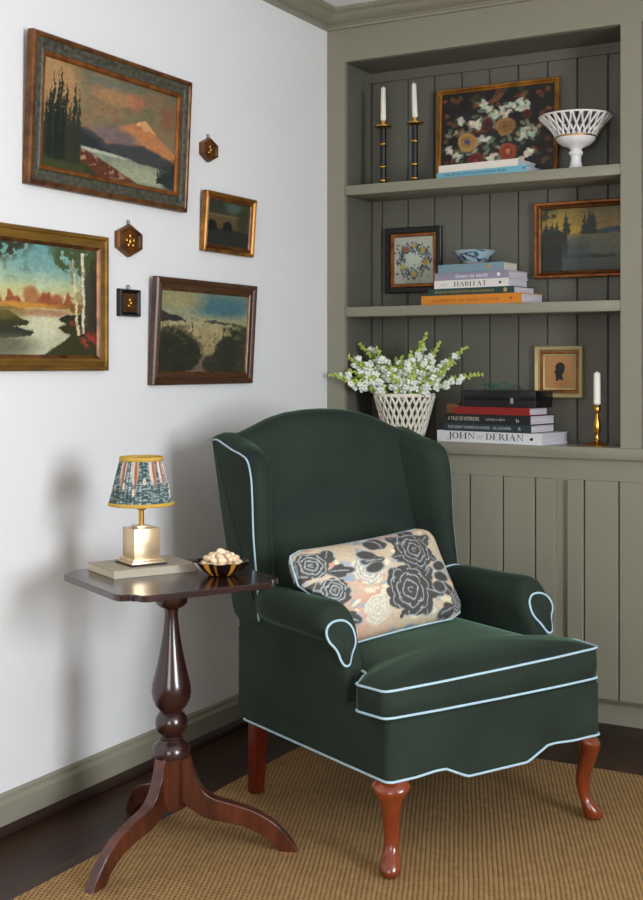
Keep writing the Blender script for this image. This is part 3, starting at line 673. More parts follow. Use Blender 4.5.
# ------------------------------------------------------------------ candlesticks
def candle(name, label, x, y, z, r0, r1, h, lean=0):
    o = link(name, lathe(bmesh.new(), [(r0*.6, -.006), (r0, 0), (r0, h*.02), (r1, h*.97), (r1*.6, h), (.0015, h+.001), (.0012, h+.006)], 20), M['wax'], None, smooth=True, loc=(x, y, z), rot=(0, lean, 0))
    return tag(o, label, 'candle')
def tall_stick(label, clabel, x, y, lean):
    e = empty('candlestick', (x, y, S1)); tag(e, label, 'candlestick', None)
    link('base_disc', lathe(bmesh.new(), [(.028, 0), (.028, .004), (.012, .008)], 28), M['gold'], e, smooth=30)
    link('column', lathe(bmesh.new(), [(.012, .008), (.012, .222)], 20), M['blackwood'], e, smooth=30)
    for zz in (.012, .065, .152):
        link('gold_ring', lathe(bmesh.new(), [(.0122, -.006), (.0145, -.0035), (.0155, 0), (.0145, .0035), (.0122, .006)], 20), M['brass'], e, smooth=True, loc=(0, 0, zz+.004))
    link('drip_pan', lathe(bmesh.new(), [(.012, .215), (.026, .218), (.033, .222), (.033, .226), (.024, .225), (.01, .227)], 28), M['brass'], e, smooth=30)
    link('socket', lathe(bmesh.new(), [(.0105, .227), (.0105, .244), (.008, .245)], 20), M['brass'], e, smooth=30)
    candle('candle', clabel, x, y, S1+.2505, .0108, .0088, .124, lean)
tall_stick('left black and gold candlestick on the top shelf, nearer the wall', 'white candle in the left black candlestick', .213, .06, 0)
tall_stick('right black and gold candlestick, beside the floral painting', 'white candle in the right black candlestick', .346, .06, R(-2))
e = empty('candlestick', (1.046, .06, CT)); tag(e, 'short brass candlestick on the counter at the right', 'candlestick')
link('base', lathe(bmesh.new(), [(.041, 0), (.042, .004), (.036, .008), (.022, .013), (.01, .018), (.008, .022)], 30), M['brass'], e, smooth=40)
link('stem', lathe(bmesh.new(), [(.008, .022), (.009, .028), (.006, .034), (.010, .045), (.0135, .06), (.0125, .078), (.009, .098), (.006, .11), (.005, .117)], 24), M['brass'], e, smooth=True)
link('socket', lathe(bmesh.new(), [(.005, .117), (.012, .122), (.0135, .13), (.012, .136), (.0145, .142), (.010, .142)], 24), M['brass'], e, smooth=40)
candle('candle', 'white candle in the short brass candlestick', 1.046, .06, CT+.1485, .0125, .0115, .108)

# ------------------------------------------------------------------ compote
e = empty('compote', (.956, .105, S1)); tag(e, 'pierced white porcelain compote with gold rims on the top shelf', 'bowl')
link('pedestal', lathe(bmesh.new(), [(.036, 0), (.036, .006), (.03, .01), (.022, .022), (.0185, .04), (.019, .056), (.0235, .06), (.026, .066), (.0235, .072), (.019, .076), (.024, .084), (.05, .094), (.067, .108), (.071, .118), (.069, .121), (.064, .118), (.03, .104)], 40), M['porcelain'], e, smooth=50)
link('gold_band', lathe(bmesh.new(), [(.070, .1185), (.073, .120), (.073, .1245), (.07, .1255)], 40), M['brass'], e, smooth=30)
def crad(t): return .071+.057*t**1.35, .124+.07*t
bm = bmesh.new()
NB = 24
for k in range(NB):
    for s in (-1, 1):
        pts = []
        for i in range(11):
            t = i/10; r, zz = crad(t); a = 2*PI*(k+s*1.15*math.sin(PI*t*.5))/NB + (PI/NB if s > 0 else 0)
            pts.append((r*math.cos(a), r*math.sin(a), zz))
        tube(bm, pts, .0042, 5)
link('lattice', bm, M['porcelain'], e, smooth=True)
r, zz = crad(1)
link('rim', lathe(bmesh.new(), [(r-.004, zz-.003), (r, zz-.004), (r+.004, zz), (r+.002, zz+.003), (r-.003, zz+.001)], 48, caps=False), M['porcelain'], e, smooth=True)
link('gold_rim', lathe(bmesh.new(), [(r-.001, zz+.0026), (r+.003, zz+.0026), (r+.002, zz+.0042), (r, zz+.0042), (r-.001, zz+.0026)], 48, caps=False), M['copper_gilt'], e)

# small blue and white bowl on the middle stack
zb = S2+.149
def pic_bowl():
    c = Canvas(160, 30, (170, 190, 200)); rr = random.Random(3)
    for i in range(34):
        c.mix(c.blob(rr.random(), rr.uniform(.3, .85), .022, .12, .3, rr.uniform(-1, 1)), rr.choice([(40, 70, 104), (60, 94, 116), (36, 58, 90)]), .9)
    c.mix((c.V < .16)*1., (150, 82, 60), .8); c.mix((c.V > .93)*1., (120, 140, 156)); return c
e = empty('patterned_bowl', (.575, .088, zb)); tag(e, 'small blue and white patterned bowl on the middle book stack', 'bowl')
cb = pic_bowl(); prof = smoothline([(.036, .002), (.038, .008), (.052, .018), (.066, .032), (.079, .046), (.084, .05)], 5)
W_, H_ = 160, 30
vs = []; pi_ = np.linspace(0, len(prof)-1, H_)
for j in range(H_):
    r_ = np.interp(pi_[j], range(len(prof)), [p[0] for p in prof]); z_ = np.interp(pi_[j], range(len(prof)), [p[1] for p in prof])
    for i in range(W_): a = 2*PI*i/W_; vs.append((r_*math.cos(a), r_*math.sin(a), z_))
me = bpy.data.meshes.new('bowl_wall'); me.from_pydata(vs, [], [(j*W_+i, j*W_+(i+1) % W_, (j+1)*W_+(i+1) % W_, (j+1)*W_+i) for j in range(H_-1) for i in range(W_)])
setcol(me, cb.c.reshape(-1, 3)); me.materials.append(vcol_mat('glazed_pattern', .15)); [setattr(p, 'use_smooth', True) for p in me.polygons]
o = bpy.data.objects.new('bowl_wall', me); COL.objects.link(o); o.parent = e
link('bowl_lining', lathe(bmesh.new(), [(.03, .004), (.048, .018), (.064, .034), (.0815, .0495), (.084, .0505)], 40, caps=True), M['porcelain'], e, smooth=40)
link('foot_ring', lathe(bmesh.new(), [(.033, 0), (.036, 0), (.0365, .003), (.03, .003)], 32), mat('rust_glaze', (150, 84, 60), .3), e)

# ------------------------------------------------------------------ lattice planter with stems
PX, PY = .286, .095
e = empty('lattice_planter', (PX, PY, CT)); tag(e, 'cream pierced lattice ceramic planter holding the white flower stems', 'planter')
def prad(t): return .073+.041*t
PH = .172
NB = 26; bm = bmesh.new()
for k in range(NB):
    for s in (-1, 1):
        pts = []
        for i in range(13):
            t = i/12; a = 2*PI*(k+s*2.6*t)/NB; r = prad(t)
            pts.append((r*math.cos(a), r*math.sin(a), .014+(PH-.02)*t))
        tube(bm, pts, .0052, 5)
link('lattice', bm, M['cream'], e, smooth=True)
link('rim', lathe(bmesh.new(), [(.110, PH-.01), (.1145, PH-.01), (.118, PH-.004), (.118, PH+.003), (.113, PH+.004), (.108, PH)], 48, caps=False), M['cream'], e, smooth=40)
link('base', lathe(bmesh.new(), [(.071, 0), (.075, .003), (.076, .016), (.069, .018)], 40), M['cream'], e, smooth=40)
link('liner', lathe(bmesh.new(), [(.063, .017), (.100, PH-.02), (.096, PH-.025), (.061, .03)], 32), mat('dark_liner', (96, 94, 86), .6), e, smooth=True)
def stem_obj(label, base, tip, bend, nfl, seed, group=None):
    r = random.Random(seed)
    e = empty('flower_stem', base)
    tag(e, label, 'flower stem', group)
    b = Vector((0, 0, 0)); t = Vector(tip)-Vector(base); mid = t*.5+Vector(bend)
    P = [b.lerp(mid, s).lerp(mid.lerp(t, s), s) for s in [i/14 for i in range(15)]]
    bm = bmesh.new(); tube(bm, P, [.0022*(1-.6*i/14) for i in range(15)], 5); link('stem', bm, M['stemg'], e, smooth=True)
    fb, bb, lb = bmesh.new(), bmesh.new(), bmesh.new()
    def at(s): k = min(int(s*14), 13); return P[k].lerp(P[k+1], s*14-k)
    def rv():
        v = Vector((r.gauss(0, 1), r.gauss(0, 1), r.gauss(0, 1))); return v.normalized()
    for i in range(nfl):
        s = .42+.36*i/nfl+r.uniform(-.02, .02); c = at(s); d = rv(); d.y -= .3; d.normalize(); c = c+d*.017
        q = d.to_track_quat('Z', 'Y').to_matrix()
        for k in range(4):
            a = 2*PI*k/4+r.random(); off = q @ Vector((math.cos(a)*.0075, math.sin(a)*.0075, .004))
            ell(fb, c+off, .0082, .0060, .0092, 6, 4, q @ Matrix.Rotation(r.uniform(-.6, .6), 3, 'X'))
        ell(fb, c-d*.004, .0045, .0045, .008, 6, 4, q)
    nb = 40
    for i in range(nb):
        s = .48+.51*i/nb; c = at(s); d = rv(); w = 1-.65*(i/nb); c = c+d*.012*w
        q = d.to_track_quat('Z', 'Y').to_matrix(); ell(bb, c, .0058*w+.0016, .0058*w+.0016, .0100*w+.003, 6, 4, q)
    for i in range(18):
        s = .3+.55*i/18; c = at(s); d = rv(); d.z = abs(d.z)*.6+.1; d.normalize(); L_ = .032*(1.1-s*.5); sd = d.cross(Vector((0, 0, 1))).normalized()*L_*.22; up = d.cross(sd).normalized()*.0015
        p = [c, c+d*L_*.5+sd, c+d*L_, c+d*L_*.5-sd]; v1 = [lb.verts.new(x+up) for x in p]; v2 = [lb.verts.new(x-up*.3) for x in p]
        lb.faces.new(v1); lb.faces.new(v2[::-1])
        for a in range(4): lb.faces.new((v1[a], v1[(a+1) % 4], v2[(a+1) % 4], v2[a]))
    link('blossoms', fb, M['petal'], e, smooth=True); link('buds', bb, M['bud'], e, smooth=True); link('leaves', lb, M['leaf'], e)
    return e
tips = [((.035, -.06, 1.205), 'long green-tipped flower stem reaching left in front of the wall corner'),
        ((.63, .05, 1.205), 'long flower stem reaching furthest right over the black box'),
        ((.395, .06, 1.365), 'tallest white flower stem, curling up at the top'),
        ((.55, .1, 1.31), 'upper right flower stem with green tip'),
        ((.09, .08, 1.325), 'upper left flower stem rising from the planter'),
        ((.18, .06, 1.315), None), ((.235, .12, 1.27), None), ((.30, .05, 1.28), None), ((.34, .13, 1.335), None), ((.46, .05, 1.33), None),
        ((.52, .04, 1.25), None), ((.12, .03, 1.26), None), ((.06, .1, 1.25), None), ((.2, .0, 1.2), None), ((.38, -.01, 1.21), None), ((.46, .02, 1.2), None), ((.3, .0, 1.19), None), ((.13, .02, 1.19), None), ((.26, .03, 1.24), None), ((.43, .06, 1.26), None), ((.1, -.02, 1.22), None), ((.5, .0, 1.215), None), ((.35, .02, 1.29), None), ((.15, .1, 1.29), None), ((.04, .04, 1.29), None)]
for i, (tp, lb) in enumerate(tips):
    rr = random.Random(100+i); a = math.atan2(tp[1]-PY, tp[0]-PX)
    bs = (PX+.035*math.cos(a)+rr.uniform(-.02, .02), PY+.03*math.sin(a)+rr.uniform(-.02, .02), CT+.12)
    dx = tp[0]-bs[0]
    stem_obj(lb or 'white blossomed flower stem in the middle of the planter bunch', bs, tp, (-dx*.12, -.05 if tp[0] < .05 else 0, .05 if abs(dx) > .15 else .01), 13 if tp[2] > 1.22 else 11, i, None if lb else 'white flower stems bunched in the planter')

# ------------------------------------------------------------------ rug
bm = bmesh.new(); box(bm, 0, 3.2, -4.4, 0, 0, .0115, bev=.003)
rug = link('rug', bm, M['rug'], None, smooth=30, loc=(.312, -.482, .0005)); tag(rug, 'tan woven jute rug on the dark wood floor under the armchair', 'rug')
RZ = .012

# ------------------------------------------------------------------ side table
TX, TY, TA = .445, -1.614, R(62.3)
tb = empty('side_table', (TX, TY, RZ)); tag(tb, 'dark mahogany tripod side table with turned column beside the armchair', 'table')
ZT = .702-RZ
# top: square with notched serpentine corners
hw = .222; top = []
for q in range(4):
    a = q*PI/2
    loc_ = [(hw, hw-.085), (hw-.001, hw-.06), (hw-.010, hw-.045), (hw-.026, hw-.040), (hw-.031, hw-.034), (hw-.030, hw-.030), (hw-.034, hw-.031), (hw-.040, hw-.026), (hw-.045, hw-.010), (hw-.06, hw-.001), (hw-.085, hw)]
    loc_ = smoothline(loc_, 3)
    for x, y in loc_: top.append((x*math.cos(a)-y*math.sin(a), x*math.sin(a)+y*math.cos(a)))
bm = bmesh.new()
def shr(k): return [(x*k, y*k) for x, y in top]
loft(bm, [[(x, y, ZT-.016) for x, y in shr(.99)], [(x, y, ZT-.0145) for x, y in shr(1)], [(x, y, ZT-.003) for x, y in shr(1)], [(x, y, ZT) for x, y in shr(.99)]])
tt = link('tabletop', bm, M['mahogany'], tb, smooth=25, loc=(.001, -.006, 0), rot=(0, 0, TA))
prof = [(.036, .672), (.041, .662), (.0415, .655), (.040, .645), (.03, .636), (.018, .63), (.0165, .62), (.018, .6), (.0215, .57), (.027, .535), (.034, .50), (.042, .465), (.0485, .44), (.0505, .42), (.048, .402), (.040, .385), (.029, .372), (.028, .368), (.033, .364), (.039, .355), (.0415, .342), (.040, .33), (.034, .318), (.027, .312), (.026, .308), (.030, .304), (.029, .30), (.034, .294), (.044, .286), (.0485, .274), (.049, .262), (.048, .255), (.036, .252)]
prof = [(r, (z-RZ-.013) if z < .66 else z-RZ+.012) for r, z in prof[::-1]]
link('column', lathe(bmesh.new(), prof, 40), M['mahogany'], tb, smooth=45)
link('column_base', lathe(bmesh.new(), [(.037, .10), (.0375, .104), (.0375, .228)], 8), M['mahogany_red'], tb, smooth=30, rot=(0, 0, R(20)))
tl = smoothline([(.03, .245), (.046, .232), (.056, .195), (.075, .155), (.105, .13), (.155, .116), (.21, .098), (.26, .068), (.298, .025), (.312, 0)], 4)
bl = smoothline([(.03, .118), (.045, .105), (.06, .095), (.08, .082), (.11, .074), (.155, .066), (.2, .053), (.24, .030), (.262, .008), (.27, 0)], 4)
for ang, dz in ((24.5, 0), (-90, 0), (147, -RZ+.0005)):
    bm = bmesh.new(); rings = []
    for (r0, z0), (r1, z1) in [((a[0]*1.035, a[1]), (b_[0]*1.035, b_[1])) for a, b_ in zip(tl, bl)]:
        t = r0/.31; hwid = .0165-.003*t
        zz1 = z1+dz*min(1, max(0, (r1-.1)/.12)); zz0 = z0+dz*min(1, max(0, (r0-.12)/.14))
        c = [(r0, -hwid+.002, zz0), (r0, hwid-.002, zz0), (r0-.0, hwid, zz0-.003), (r1, hwid, zz1+.002), (r1, hwid-.002, zz1), (r1, -hwid+.002, zz1), (r1, -hwid, zz1+.002), (r0, -hwid, zz0-.003)]
        rings.append(c)
    loft(bm, rings); link('leg', bm, M['mahogany_red'], tb, smooth=28, rot=(0, 0, R(ang)))

# table local helper
TO = Vector((.45, -1.626, 0)); ca, sa = math.cos(TA), math.sin(TA)
def TW(x, y, z): return (TO.x+ca*x-sa*y, TO.y+sa*x+ca*y, z)
b = book('book', 'pale linen book lying on the side table under the lamp', *TW(-.14, .03, .7025), .232, .172, .020, mat('linen_cloth', (170, 160, 142), .8, bump=(300, .2, .001)), rz=TA, pm=mat('cream_page', (206, 192, 168), .8))
# lamp
LX, LY, LZ = TW(-.03, .108, .7227)
lp = empty('table_lamp', (LX, LY, LZ), TA); tag(lp, 'small brass block table lamp with pleated blue patterned shade', 'lamp')
bm = bmesh.new(); box(bm, -.05, .05, -.05, .05, 0, .004); link('base_plate', bm, M['blackwood'], lp)
bm = bmesh.new(); box(bm, -.048, .048, -.048, .048, .004, .010, bev=.0015); box(bm, -.043, .043, -.043, .043, .010, .016, bev=.0015); link('plinth', bm, M['bronze'], lp, smooth=30)
link('block', Box(-.0365, .0365, -.0365, .0365, .016, .094, bev=.0012), M['bronze'], lp, smooth=30)
link('cap', Box(-.019, .019, -.019, .019, .094, .100, bev=.001), M['bronze'], lp, smooth=30)
link('neck', lathe(bmesh.new(), [(.0068, .100), (.0068, .138), (.012, .140), (.013, .150), (.006, .152), (.006, .212)], 20), M['brass'], lp, smooth=30)
NP = 384; rows = 60; vs = []; cols = []
rr = random.Random(8); cs = Canvas(NP, rows, (96, 116, 118))
nz = np.clip((cs.noise(46, 2)-.44)*7, 0, 1)[..., None]; cs.c[:] = np.array((64, 84, 84))*(1-nz)+np.array((148, 162, 162))*nz
cs.mix(np.clip((cs.noise(70, 5)-.52)*9, 0, 1), (36, 54, 54), .85)
for u0 in (.06, .27, .36, .55, .64, .76, .83, .9):
    cs.mix(cs.blob(u0, .8, .028, .35, .5), (214, 206, 198), .9); cs.mix(cs.blob(u0+.008, .75, .012, .3, .5), (160, 84, 50), .85)
for i in range(26):
    u0, v0 = rr.random(), rr.uniform(.08, .55); cs.mix(cs.blob(u0, v0, .010, .075, .4), (214, 206, 186)); cs.mix(cs.blob(u0, v0, .004, .03, .5), (190, 140, 70))
for j in range(rows):
    t = j/(rows-1); r = .083*(1-t)+.054*t; z = .156+.116*t
    for i in range(NP):
        pl = math.sin(i*2*PI/NP*48); rr_ = r+(.0016)*pl; a = 2*PI*i/NP
        vs.append((rr_*math.cos(a), rr_*math.sin(a), z)); cols.append(cs.c[j, i])
me = bpy.data.meshes.new('lamp_shade'); me.from_pydata(vs, [], [(j*NP+i, j*NP+(i+1) % NP, (j+1)*NP+(i+1) % NP, (j+1)*NP+i) for j in range(rows-1) for i in range(NP)])
setcol(me, cols); me.materials.append(vcol_mat('pleated_fabric', .8)); [setattr(p, 'use_smooth', True) for p in me.polygons]
o = bpy.data.objects.new('lamp_shade', me); COL.objects.link(o); o.parent = lp
md = o.modifiers.new('s', 'SOLIDIFY'); md.thickness = .001; md.offset = -1
M['fringe'] = mat('gold_gimp', (196, 158, 62), .7, bump=(400, .5, .002))
for nm, r, z, h in (('bottom_trim', .0855, .152, .009), ('top_trim', .0565, .267, .011)):
    link(nm, lathe(bmesh.new(), [(r-.003, z), (r, z), (r+.0005, z+h*.5), (r-.001, z+h), (r-.004, z+h), (r-.003, z)], 60, caps=False), M['fringe'], lp, smooth=True)
bm = bmesh.new()
for k in range(3):
    a = 2*PI*k/3; tube(bm, [(.006*math.cos(a), .006*math.sin(a), .21), (.052*math.cos(a), .052*math.sin(a), .262)], .001, 5)
link('shade_carrier', bm, M['brass'], lp)

# shell bowl of nuts
BX, BY, BZ = TW(.118, -.055, .7025)
bw = empty('shell_bowl', (BX, BY, BZ), R(20)); tag(bw, 'dark shell-inlaid lobed bowl of nuts on the side table', 'bowl')
def lob(a, r, amp): return r*(1+amp*math.cos(9*a))
n = 72; rings = []
for r, z, am in ((.02, 0, 0), (.034, .002, .02), (.052, .014, .06), (.064, .028, .09), (.070, .036, .1), (.067, .036, .1), (.06, .026, .08), (.048, .013, .06), (.03, .006, .02)):
    rings.append([(lob(2*PI*i/n, r, am)*math.cos(2*PI*i/n), lob(2*PI*i/n, r, am)*math.sin(2*PI*i/n), z) for i in range(n)])
bm = bmesh.new(); loft(bm, rings)
M['shell'] = mat('dark_horn', (30, 20, 16), .12)
link('bowl_body', bm, M['shell'], bw, smooth=45)
ms = [mat('amber_shell', (190, 130, 40), .15), mat('pearl_shell', (222, 214, 200), .12)]
for k in (0, 1, 3, 4, 6, 7, 8, 10, 12, 13, 15, 16):
    a = 2*PI*(k+.5)/18; bm = bmesh.new(); pts = []
    for r, z, am in ((.036, .0025, .02), (.052, .0135, .06), (.063, .0265, .088), (.069, .0345, .1)):
        pts.append((r, z, am))
    L_ = [[], []]
    for r, z, am in pts:
        for s, q in ((0, -.055), (1, .055)):
            aa = a+q*(1+r*4); R_ = lob(aa, r, am)+.0012; L_[s].append(bm.verts.new((R_*math.cos(aa), R_*math.sin(aa), z)))
    for i in range(3): bm.faces.new((L_[0][i], L_[1][i], L_[1][i+1], L_[0][i+1]))
    link('inlay', bm, ms[(k//2) % 2 if k % 3 else 0], bw, smooth=True)
nm_ = mat('pale_nut', (238, 214, 180), .5, noise=((60, 60, 60), (210, 160, 112), 3, .45, .75))
bm = bmesh.new(); ell(bm, (0, 0, 0), .0125, .0085, .0085, 12, 8)
proto = link('nut', bm, nm_, None, smooth=True)
r = random.Random(12); spots = []
for lev, (rad, cnt, z) in enumerate(((.046, 14, .028), (.028, 9, .034), (.036, 11, .042), (.016, 5, .05), (.026, 7, .049), (.0, 1, .058))):
    for k in range(cnt):
        a = 2*PI*k/cnt+lev*.4; spots.append((rad*math.cos(a), rad*math.sin(a), z+r.uniform(-.001, .001)))
for i, (x, y, z) in enumerate(spots):
    o = proto if i == 0 else proto.copy()
    if i: COL.objects.link(o)
    o.location = (BX+x, BY+y, BZ+z); o.rotation_euler = (r.uniform(-.5, .5), r.uniform(-.5, .5), r.uniform(0, 6)); s = r.uniform(.85, 1.1); o.scale = (s, s, s)
    tag(o, 'pale brown nut heaped in the dark shell bowl', 'nut', 'nuts in the shell bowl')

# ------------------------------------------------------------------ armchair
ch = empty('armchair', (.873, -1.051, 0), R(63)); tag(ch, 'dark green velvet wingback armchair with pale blue piping on the rug', 'armchair')
V = M['velvet']; Wd = .352
def rrect(x, y0, y1, rf, rb, k=6):
    pts = []
    for cx, cy, a0, r in ((x-rf, y0+rf, -PI/2, rf), (x-rb, y1-rb, 0, rb), (-x+rb, y1-rb, PI/2, rb), (-x+rf, y0+rf, PI, rf)):
        for i in range(k+1): a = a0+(PI/2)*i/k; pts.append((cx+r*math.cos(a), cy+r*math.sin(a)))
    return pts
def dens(pts, step=.012):
    out = []
    for i in range(len(pts)):
        a, b = Vector((*pts[i], 0)), Vector((*pts[(i+1) % len(pts)], 0)); n = max(1, int((b-a).length/step))
        for k in range(n): p = a.lerp(b, k/n); out.append((p.x, p.y))
    return out
plan = dens([(x-.002, y) for x, y in rrect(.358, -.348, .342, .02, .012)])

def apron(x, y):
    z = .243-.010*(y+.345)/.69
    if y < -.325:
        ax = abs(x+.014)
        z += -.028*np.interp(ax, [0, .10, .135, .17, .2, .26], [1, 1, .45, -.12, -.16, 0])
    return float(z)
bm = bmesh.new(); rings = []
for t in (0, .05, .3, .7, .93, 1):
    rings.append([(x*(1-(.004 if t == 0 else 0)), y*(1-(.006 if t == 0 else 0)), apron(x, y)*(1-t)+.378*t) for x, y in plan])
rings.append([(x*.985, y*.985, .388) for x, y in plan]); rings.append([(x*.95, y*.95, .391) for x, y in plan])
loft(bm, rings); sf = link('seat_frame', bm, V, ch, smooth=50)
bm = bmesh.new(); tube(bm, [(x*1.004, y*1.004, apron(x, y)-.001) for x, y in plan], .0032, 8, closed=True); link('piping', bm, M['welt'], sf, smooth=True)['label'] = 'pale blue piping'

# seat cushion (T shape)
cw, ew = .288, .362
half = [(0, -.362), (.2, -.360), (ew-.03, -.354), (ew-.010, -.350), (ew-.002, -.340), (ew+.004, -.30), (ew+.010, -.262), (ew+.006, -.248), (ew-.008, -.240), (cw+.03, -.205), (cw+.008, -.190), (cw, -.17), (cw, .2)]
out = [(-x, y) for x, y in half[::-1]]+half[1:]
out = [(x*.993-.016, y) for x, y in out]
co = dens(out, .012)
def zt(x, y): return .452+.018*np.clip((x+ew)/(2*ew), 0, 1)*1.0
def zb_(x, y): return .412 + .0*x
cen = (0, -.16)
bm = bmesh.new(); rings = []
def sc_(k): return [(cen[0]+(x-cen[0])*k, cen[1]+(y-cen[1])*k) for x, y in co]
for k, z in ((.6, 'b'), (.97, 'b'), (1.0, 'b2')):
    rings.append([(x, y, (.391 if z == 'b' else .395)+.004) for x, y in sc_(k)])
rings.append([(x*1.008, y*1.006, .43) for x, y in sc_(1.0)])
def tl_(x): return .017*(x+ew)/(2*ew)
ZC = .465
rings.append([(x, y, ZC-.004+tl_(x)) for x, y in sc_(1.0)])
for k, h in ((.985, .003), (.95, .008), (.88, .015), (.78, .021), (.64, .026), (.48, .030), (.3, .032), (.12, .033)):
    rings.append([(x, y, ZC-.004+h+tl_(x)) for x, y in sc_(k)])
loft(bm, rings); sq = link('seat_cushion', bm, V, ch, smooth=60)
for z, tt_ in ((ZC-.003, 1), (.3975, 0)):
    bm = bmesh.new(); tube(bm, [(x*1.006, y*1.004, z+tt_*tl_(x)) for x, y in co], .0033, 8, closed=True); link('piping', bm, M['welt'], sq, smooth=True)['label'] = 'pale blue piping'

# arms
aprof = [(.3545, .246), (.3545, .33), (.3545, .42), (.3545, .49), (.356, .515), (.364, .532), (.382, .545), (.394, .562), (.396, .582), (.388, .604), (.372, .62), (.348, .631), (.322, .630), (.299, .616), (.284, .594), (.278, .565), (.282, .53), (.287, .49), (.288, .42), (.288, .33), (.288, .246)]
sm_ = smoothline(aprof, 3, False)
def inset(poly, d):
    n = len(poly); res = []
    for i in range(n):
        a, b, c = Vector(poly[i-1]), Vector(poly[i]), Vector(poly[(i+1) % n])
        t = (c-a).normalized(); nrm = Vector((t.y, -t.x))      # inward for this winding (checked below)
        dd = d*min(1, max(.15, (b.y-.40)/.08)) if d else 0
        res.append((b.x-nrm.x*dd, b.y-nrm.y*dd))
    return res
def area(p): return sum(p[i][0]*p[(i+1) % len(p)][1]-p[(i+1) % len(p)][0]*p[i][1] for i in range(len(p)))/2
if area(sm_) < 0: sm_ = sm_[::-1]
def arm(sx):
    bm = bmesh.new(); rings = []
    for y, d in ((-.134, .026), (-.133, .018), (-.128, .010), (-.118, .004), (-.102, 0), (-.04, 0), (.06, 0), (.15, 0), (.2, 0), (.25, 0), (.30, .0), (.335, .0)):
        pts = inset(sm_, d) if d else sm_
        f = min(1, max(0, (y-.15)/.1)); f = f*f*(3-2*f)
        ring = []
        for x, z in pts:
            if z > .5: x = x-(x-.352)*f*(.85 if x > .352 else 0)
            z = z - .012*f*(z > .58)+ (-.004*math.sin(max(0, (y+.1))*6)*(z > .6))
            w = max(0, 1-(y+.134)/.1); ring.append((sx*x+(-.006 if sx < 0 else .002)*(x > .34)*(z < .5), y+.032-.45*max(0, .6-max(z, .46))*w-.032*(1-w)*0-(.0 if z > .42 else 0), z))
        rings.append(ring)
    loft(bm, rings); return link('arm', bm, V, ch, smooth=60)
scr = [(.335, .600), (.362, .597), (.383, .585), (.392, .566), (.388, .545), (.374, .527), (.366, .510), (.362, .490), (.353, .476), (.338, .476), (.328, .490), (.318, .506), (.300, .528), (.293, .550), (.296, .576), (.312, .594)]
scr = [(.345+(x-.345)*.84+.003, .545+(z-.545)*.84-.004) for x, z in scr]
scs = smoothline(scr, 4, True)
for sx in (-1, 1):
    a = arm(sx)
    def fy(z, o=0): return -.104-.45*max(0, .6-z)-o
    bm = bmesh.new(); cxs, czs = .345, .55
    rings = [[(sx*(cxs+(x-cxs)*k), fy(z, o)+.0, czs+(z-czs)*k) for x, z in scs] for k, o in ((1, -.01), (1, .001), (.94, .004), (.75, .006), (.4, .007))]
    loft(bm, rings); link('scroll_panel', bm, V, a, smooth=50)
    bm = bmesh.new(); tube(bm, [(sx*x, fy(z, .002), z) for x, z in scs], .0033, 8, closed=True); link('piping', bm, M['welt'], a, smooth=True)['label'] = 'pale blue piping'

# backrest: camel top
def topz(x):
    return float(np.interp(abs(x), [0, .06, .12, .18, .23, .27, .31, .345], [1.104, 1.102, 1.095, 1.080, 1.060, 1.044, 1.031, 1.022]))
def yfront(z): return float(np.interp(z, [.40, .48, .75, 1.0, 1.12], [.265, .285, .365, .43, .455]))
def yrear(z): return float(np.interp(z, [.24, .35, .52, .82, 1.02, 1.12], [.343, .348, .39, .478, .53, .55]))
bm = bmesh.new(); xsn = [ -.345+.69*i/40 for i in range(41)]; vsn = [0, .08, .2, .35, .5, .65, .8, .9, .955, .985]
rings = []
for x in xsn:
    T_ = topz(x); pts = []; z0 = .30
    e_ = max(0, 1-((.345-abs(x))/.012)) if abs(x) > .333 else 0
    bul = .022*math.cos(min(1, abs(x)/.262)*PI/2)**.5 if abs(x) < .262 else 0
    for v_ in vsn: z = z0+(T_-.028-z0)*v_; pts.append((x, yfront(z)-bul+.01*e_, z))
    yf, yr = yfront(T_)-bul*.6, yrear(T_)
    for k in range(1, 8):
        a = PI*k/8; pts.append((x, (yf+yr)/2-(yr-yf)/2*math.cos(a), T_-.028+.028*math.sin(a)))
    for v_ in vsn[::-1]: z = z0+(T_-.028-z0)*v_; pts.append((x, yrear(z)-.01*e_, z))
    rings.append(pts)
loft(bm, rings); bk = link('backrest', bm, V, ch, smooth=60)
# lower outside back
bm = bmesh.new(); loft(bm, [[(x, y, z) for x, y in ((-.348, .300), (.348, .300), (.348, yrear(z)), (-.348, yrear(z)))] for z in (.236, .3, .4, .5, .55)]); link('outside_back', bm, V, ch, smooth=30)

# wings
wo = [(.400, .50), (.392, .53), (.255, .525), (.246, .545), (.243, .62), (.262, .70), (.272, .80), (.274, .88), (.284, .945), (.305, .982), (.345, .998), (.395, 1.008), (.450, 1.024), (.500, 1.034), (.528, 1.026), (.526, 1.0), (.478, .815), (.430, .66)]
wo = [(.392, .52), (.256, .522), (.250, .54), (.251, .60), (.262, .67), (.276, .76), (.282, .86), (.290, .925), (.312, .972), (.352, .990), (.40, 1.0), (.45, 1.014), (.495, 1.026), (.524, 1.022), (.529, 1.005), (.50, .90), (.476, .81), (.43, .66)]
ws = smoothline(wo, 4, True)
def inpoly(poly, d):
    n = len(poly); res = []; A = area(poly)
    for i in range(n):
        a, b, c = Vector(poly[i-1]), Vector(poly[i]), Vector(poly[(i+1) % n]); t = (c-a).normalized()
        nr = Vector((-t.y, t.x)) if A > 0 else Vector((t.y, -t.x)); res.append((b.x+nr.x*d, b.y+nr.y*d))
    return res
